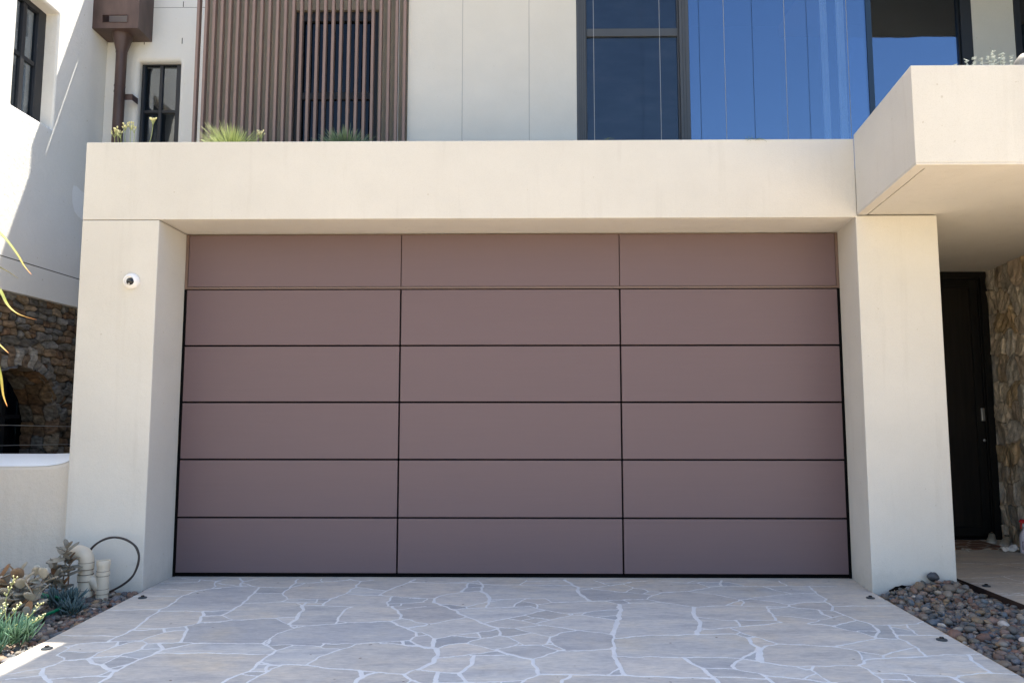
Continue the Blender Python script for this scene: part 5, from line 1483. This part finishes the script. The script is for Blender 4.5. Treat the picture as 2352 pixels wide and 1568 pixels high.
# silver bush on the canopy planter
t = thing('silver_bush', 'small silvery grey bush growing over the raised planter at the upper right', 'bush', (2.95, -1.20, 3.05))
rng_ = random.Random(12); L = Leafy(); sm = MB()
for (x, z) in ((2.735, 3.315), (2.76, 3.30), (2.80, 3.325), (2.842, 3.372), (2.83, 3.34), (2.87, 3.33), (2.915, 3.345), (2.942, 3.372), (2.96, 3.35), (2.985, 3.375), (3.01, 3.345), (3.03, 3.38), (3.052, 3.40), (3.072, 3.36), (3.10, 3.35), (2.9, 3.31), (2.97, 3.31), (3.04, 3.32), (3.11, 3.33)):
    y = -1.20+rng_.uniform(-0.06, 0.05)
    sp = smooth_path([(x+rng_.uniform(-0.04, 0.04), -1.2, 3.06), (x+rng_.uniform(-0.015, 0.015), y, (z+3.06)/2+0.02), (x, y, z)], 6)
    sm.tube(sp, 0.0018, 5)
    for i in range(3, len(sp)):
        for k in range(5):
            a2 = rng_.uniform(0, 6.28); el_ = rng_.uniform(-0.1, 0.9)
            v = rng_.uniform(0.75, 1.2)
            spoon_leaf(L, sp[i], (math.cos(a2)*math.cos(el_), math.sin(a2)*math.cos(el_), math.sin(el_)), rng_.uniform(0.012, 0.02), 0.010, 0.0015, (0.52*v, 0.56*v, 0.54*v), (0.48*v, 0.52*v, 0.50*v), cup=0.1)
obj('stem', sm, M['grey_stem'], t, smooth=True)
L.build('leaves', t)

# cordyline at the left edge: trunk outside, leaves reaching in
t = thing('strap_leaf_plant', 'long yellow green strap leaves with orange brown tips reaching in from the left edge', 'plant', (-3.45, -1.50, 0))
p = stem_tube([(-3.45, -1.50, -0.05), (-3.46, -1.50, 1.0), (-3.42, -1.50, 2.0)], 0.035, 0.025, 10)
obj('trunk', p, M['stem'], t, smooth=True)
def tipcol(t_):
    g_ = np.array((0.15, 0.18, 0.035)); y_ = np.array((0.36, 0.26, 0.06)); r_ = np.array((0.50, 0.20, 0.06)); d_ = np.array((0.13, 0.05, 0.03))
    if t_ < 0.58: return g_
    if t_ < 0.84: return g_+(y_-g_)*(t_-0.58)/0.26
    if t_ < 0.94: return y_+(r_-y_)*(t_-0.84)/0.10
    return r_+(d_-r_)*(t_-0.94)/0.06
def tipcol2(t_):
    c = tipcol(max(0, t_-0.02)); return c
LL = [[(-3.42, -1.50, 2.02), (-3.25, -1.50, 2.30), (-3.05, -1.50, 2.34), (-2.877, -1.50, 2.213), (-2.775, -1.50, 2.096), (-2.73, -1.50, 2.03), (-2.679, -1.50, 1.976)],
      [(-3.42, -1.50, 1.98), (-3.25, -1.50, 2.10), (-3.05, -1.50, 2.07), (-2.88, -1.50, 1.915), (-2.81, -1.50, 1.805), (-2.74, -1.50, 1.752), (-2.635, -1.50, 1.722)],
      [(-3.42, -1.50, 1.95), (-3.22, -1.50, 1.92), (-3.0, -1.50, 1.74), (-2.86, -1.50, 1.60), (-2.78, -1.50, 1.532)],
      [(-3.42, -1.50, 1.92), (-3.2, -1.50, 1.90), (-2.98, -1.50, 1.72), (-2.87, -1.50, 1.52), (-2.825, -1.50, 1.41), (-2.80, -1.50, 1.30), (-2.77, -1.50, 1.236)]]
for pts in LL:
    L = Leafy(); blade(L, None, None, 1, 0.042, (0, 0, 0), tipcol2, pts=pts, fold=0.35)
    L.build('leaf', t)
rng_ = random.Random(3)
for i in range(16):
    a2 = R(110+rng_.uniform(0, 140)) if i < 10 else R(rng_.choice([75, 285])+rng_.uniform(-18, 18))
    L = Leafy(); blade(L, (-3.42, -1.50, 2.0), (math.cos(a2), math.sin(a2), rng_.uniform(0.2, 1.3)), rng_.uniform(0.5, 0.75), 0.036, (0.16, 0.24, 0.035), (0.3, 0.26, 0.06), droop=1.3, n=10)
    L.build('leaf', t)

# ------------------------------------------------------------------ porch clutter
t = thing('doormat', 'brown coir doormat with a faded pale pattern at the entry door', 'doormat', (4.1, 1.4, 0))
b = MB(); b.prism([(3.42, 1.180), (4.40, 1.180), (4.40, 1.64), (3.42, 1.64)], 0.001, 0.014)
obj('mat_base', b, M['mat'], t, bevel=0.003)
def shoe(label, x, y, ang, seed):
    t = thing('shoe', label, 'shoe', (x, y, 0), 'pair of pale shoes by the door')
    ca, sa = math.cos(ang), math.sin(ang)
    def ring(prof_fn, zlo, zhi):
        pass
    secs_ = [(a*0.80, b_*0.92, c*0.92) for a, b_, c in [(-0.13, 0.026, 0.060), (-0.115, 0.034, 0.082), (-0.07, 0.036, 0.078), (-0.03, 0.035, 0.070), (0.02, 0.038, 0.062), (0.06, 0.043, 0.052), (0.10, 0.040, 0.042), (0.128, 0.026, 0.030), (0.136, 0.010, 0.018)]]
    V = []; n = 14
    for (l, hw, h) in secs_:
        for k in range(n):
            a = math.pi*2*k/n
            lx = l; ly = hw*math.cos(a); lz = 0.012+ (h-0.012)*max(0, math.sin(a))**0.8 if math.sin(a) > 0 else 0.012
            V.append((x+lx*ca-ly*sa, y+lx*sa+ly*ca, lz+0.005))
    p = MB(); p.add(V, [(i*n+k, i*n+(k+1) % n, (i+1)*n+(k+1) % n, (i+1)*n+k) for i in range(len(secs_)-1) for k in range(n)]+[tuple(range(n)), tuple(range((len(secs_)-1)*n, len(secs_)*n))])
    obj('upper', p, M['shoe'], t, smooth=True)
    out = [(l, hw+0.003) for l, hw, h in secs_]+[(l, -hw-0.003) for l, hw, h in reversed(secs_)]
    p = MB(); p.prism([(x+l*ca-w_*sa, y+l*sa+w_*ca) for l, w_ in out], 0.001, 0.018)
    obj('sole', p, M['sole'], t, bevel=0.002)
    # opening
    V = []; 
    for k in range(16):
        a = 2*math.pi*k/16
        lx = -0.060+0.034*math.cos(a); ly = 0.022*math.sin(a)
        V.append((x+lx*ca-ly*sa, y+lx*sa+ly*ca, 0.0775))
    p = MB(); p.add(V, [tuple(range(16))])
    obj('opening', p, M['black_gap'], t, recalc=False)
shoe('pale shoe against the door frame, left one of the pair', 4.50, 1.60, R(236), 1)
shoe('pale shoe by the stone wall, right one of the pair', 4.53, 1.44, R(228), 2)
# crumpled cloth
n = 18
V = []; C = []
rngc = np.random.default_rng(4)
ph = rngc.uniform(0, 6.28, 8)
for i in range(n+1):
    for j in range(n+1):
        u = i/n*2-1; v = j/n*2-1
        e_ = max(0, 1-(abs(u)**3+abs(v)**3)*0.5)
        z = 0.004+e_*(0.030+0.014*math.sin(5*u+ph[0])+0.012*math.sin(6*v+ph[1])+0.008*math.sin(9*u+7*v+ph[2]))
        V.append((4.37+u*0.085+0.01*math.sin(3*v), 1.115+v*0.055, max(0.003, z)))
p = MB(); p.add(V, [(i*(n+1)+j, (i+1)*(n+1)+j, (i+1)*(n+1)+j+1, i*(n+1)+j+1) for i in range(n) for j in range(n)])
tag(obj('cloth', p, M['cloth'], smooth=True), 'crumpled off white cloth on the paving by the spray bottle', 'cloth')
# spray bottle
bx, by = 4.445, 1.03
t = thing('spray_bottle', 'clear spray bottle of pink liquid with a red trigger at the right edge', 'spray bottle', (bx, by, 0))
def ob(prof_, nm, mat_):
    V = []; n = 24
    for (rx, ry, z) in prof_:
        for k in range(n):
            a = 2*math.pi*k/n
            V.append((bx+rx*math.cos(a), by+ry*math.sin(a), z+0.002))
    p = MB(); p.add(V, [(i*n+k, i*n+(k+1) % n, (i+1)*n+(k+1) % n, (i+1)*n+k) for i in range(len(prof_)-1) for k in range(n)]+[tuple(range(n)), tuple(range((len(prof_)-1)*n, len(prof_)*n))])
    return obj(nm, p, mat_, t, smooth=True, flat_caps=True)
ob([(0.046, 0.030, 0.0), (0.049, 0.033, 0.008), (0.049, 0.033, 0.13), (0.045, 0.030, 0.155), (0.028, 0.022, 0.185), (0.015, 0.015, 0.205), (0.014, 0.014, 0.222)], 'bottle_body', M['bottle'])
p = MB(); p.box(bx-0.030, bx+0.034, by-0.0345, by-0.032, 0.02, 0.13)
obj('bottle_label', p, M['pink'], t)
p = MB()
for i in range(6): p.box(bx-0.046, bx-0.038+0.002*(i % 2), by-0.0255, by-0.0245, 0.035+i*0.012, 0.043+i*0.012)
obj('small_print', p, M['label_ink'], t)
ob([(0.018, 0.018, 0.2225), (0.018, 0.018, 0.245), (0.013, 0.013, 0.250)], 'collar', M['white_plastic'])
p = MB(); p.box(bx-0.030, bx+0.045, by-0.012, by+0.012, 0.2535, 0.287); p.box(bx-0.044, bx-0.031, by-0.008, by+0.008, 0.262, 0.278)
p.add([(bx-0.034, by-0.006, 0.253), (bx-0.024, by-0.006, 0.253), (bx-0.030, by-0.006, 0.210), (bx-0.038, by-0.006, 0.205), (bx-0.034, by+0.006, 0.253), (bx-0.024, by+0.006, 0.253), (bx-0.030, by+0.006, 0.210), (bx-0.038, by+0.006, 0.205)],
      [(0, 1, 2, 3), (7, 6, 5, 4), (0, 4, 5, 1), (1, 5, 6, 2), (2, 6, 7, 3), (3, 7, 4, 0)])
obj('trigger', p, M['red'], t, bevel=0.003)
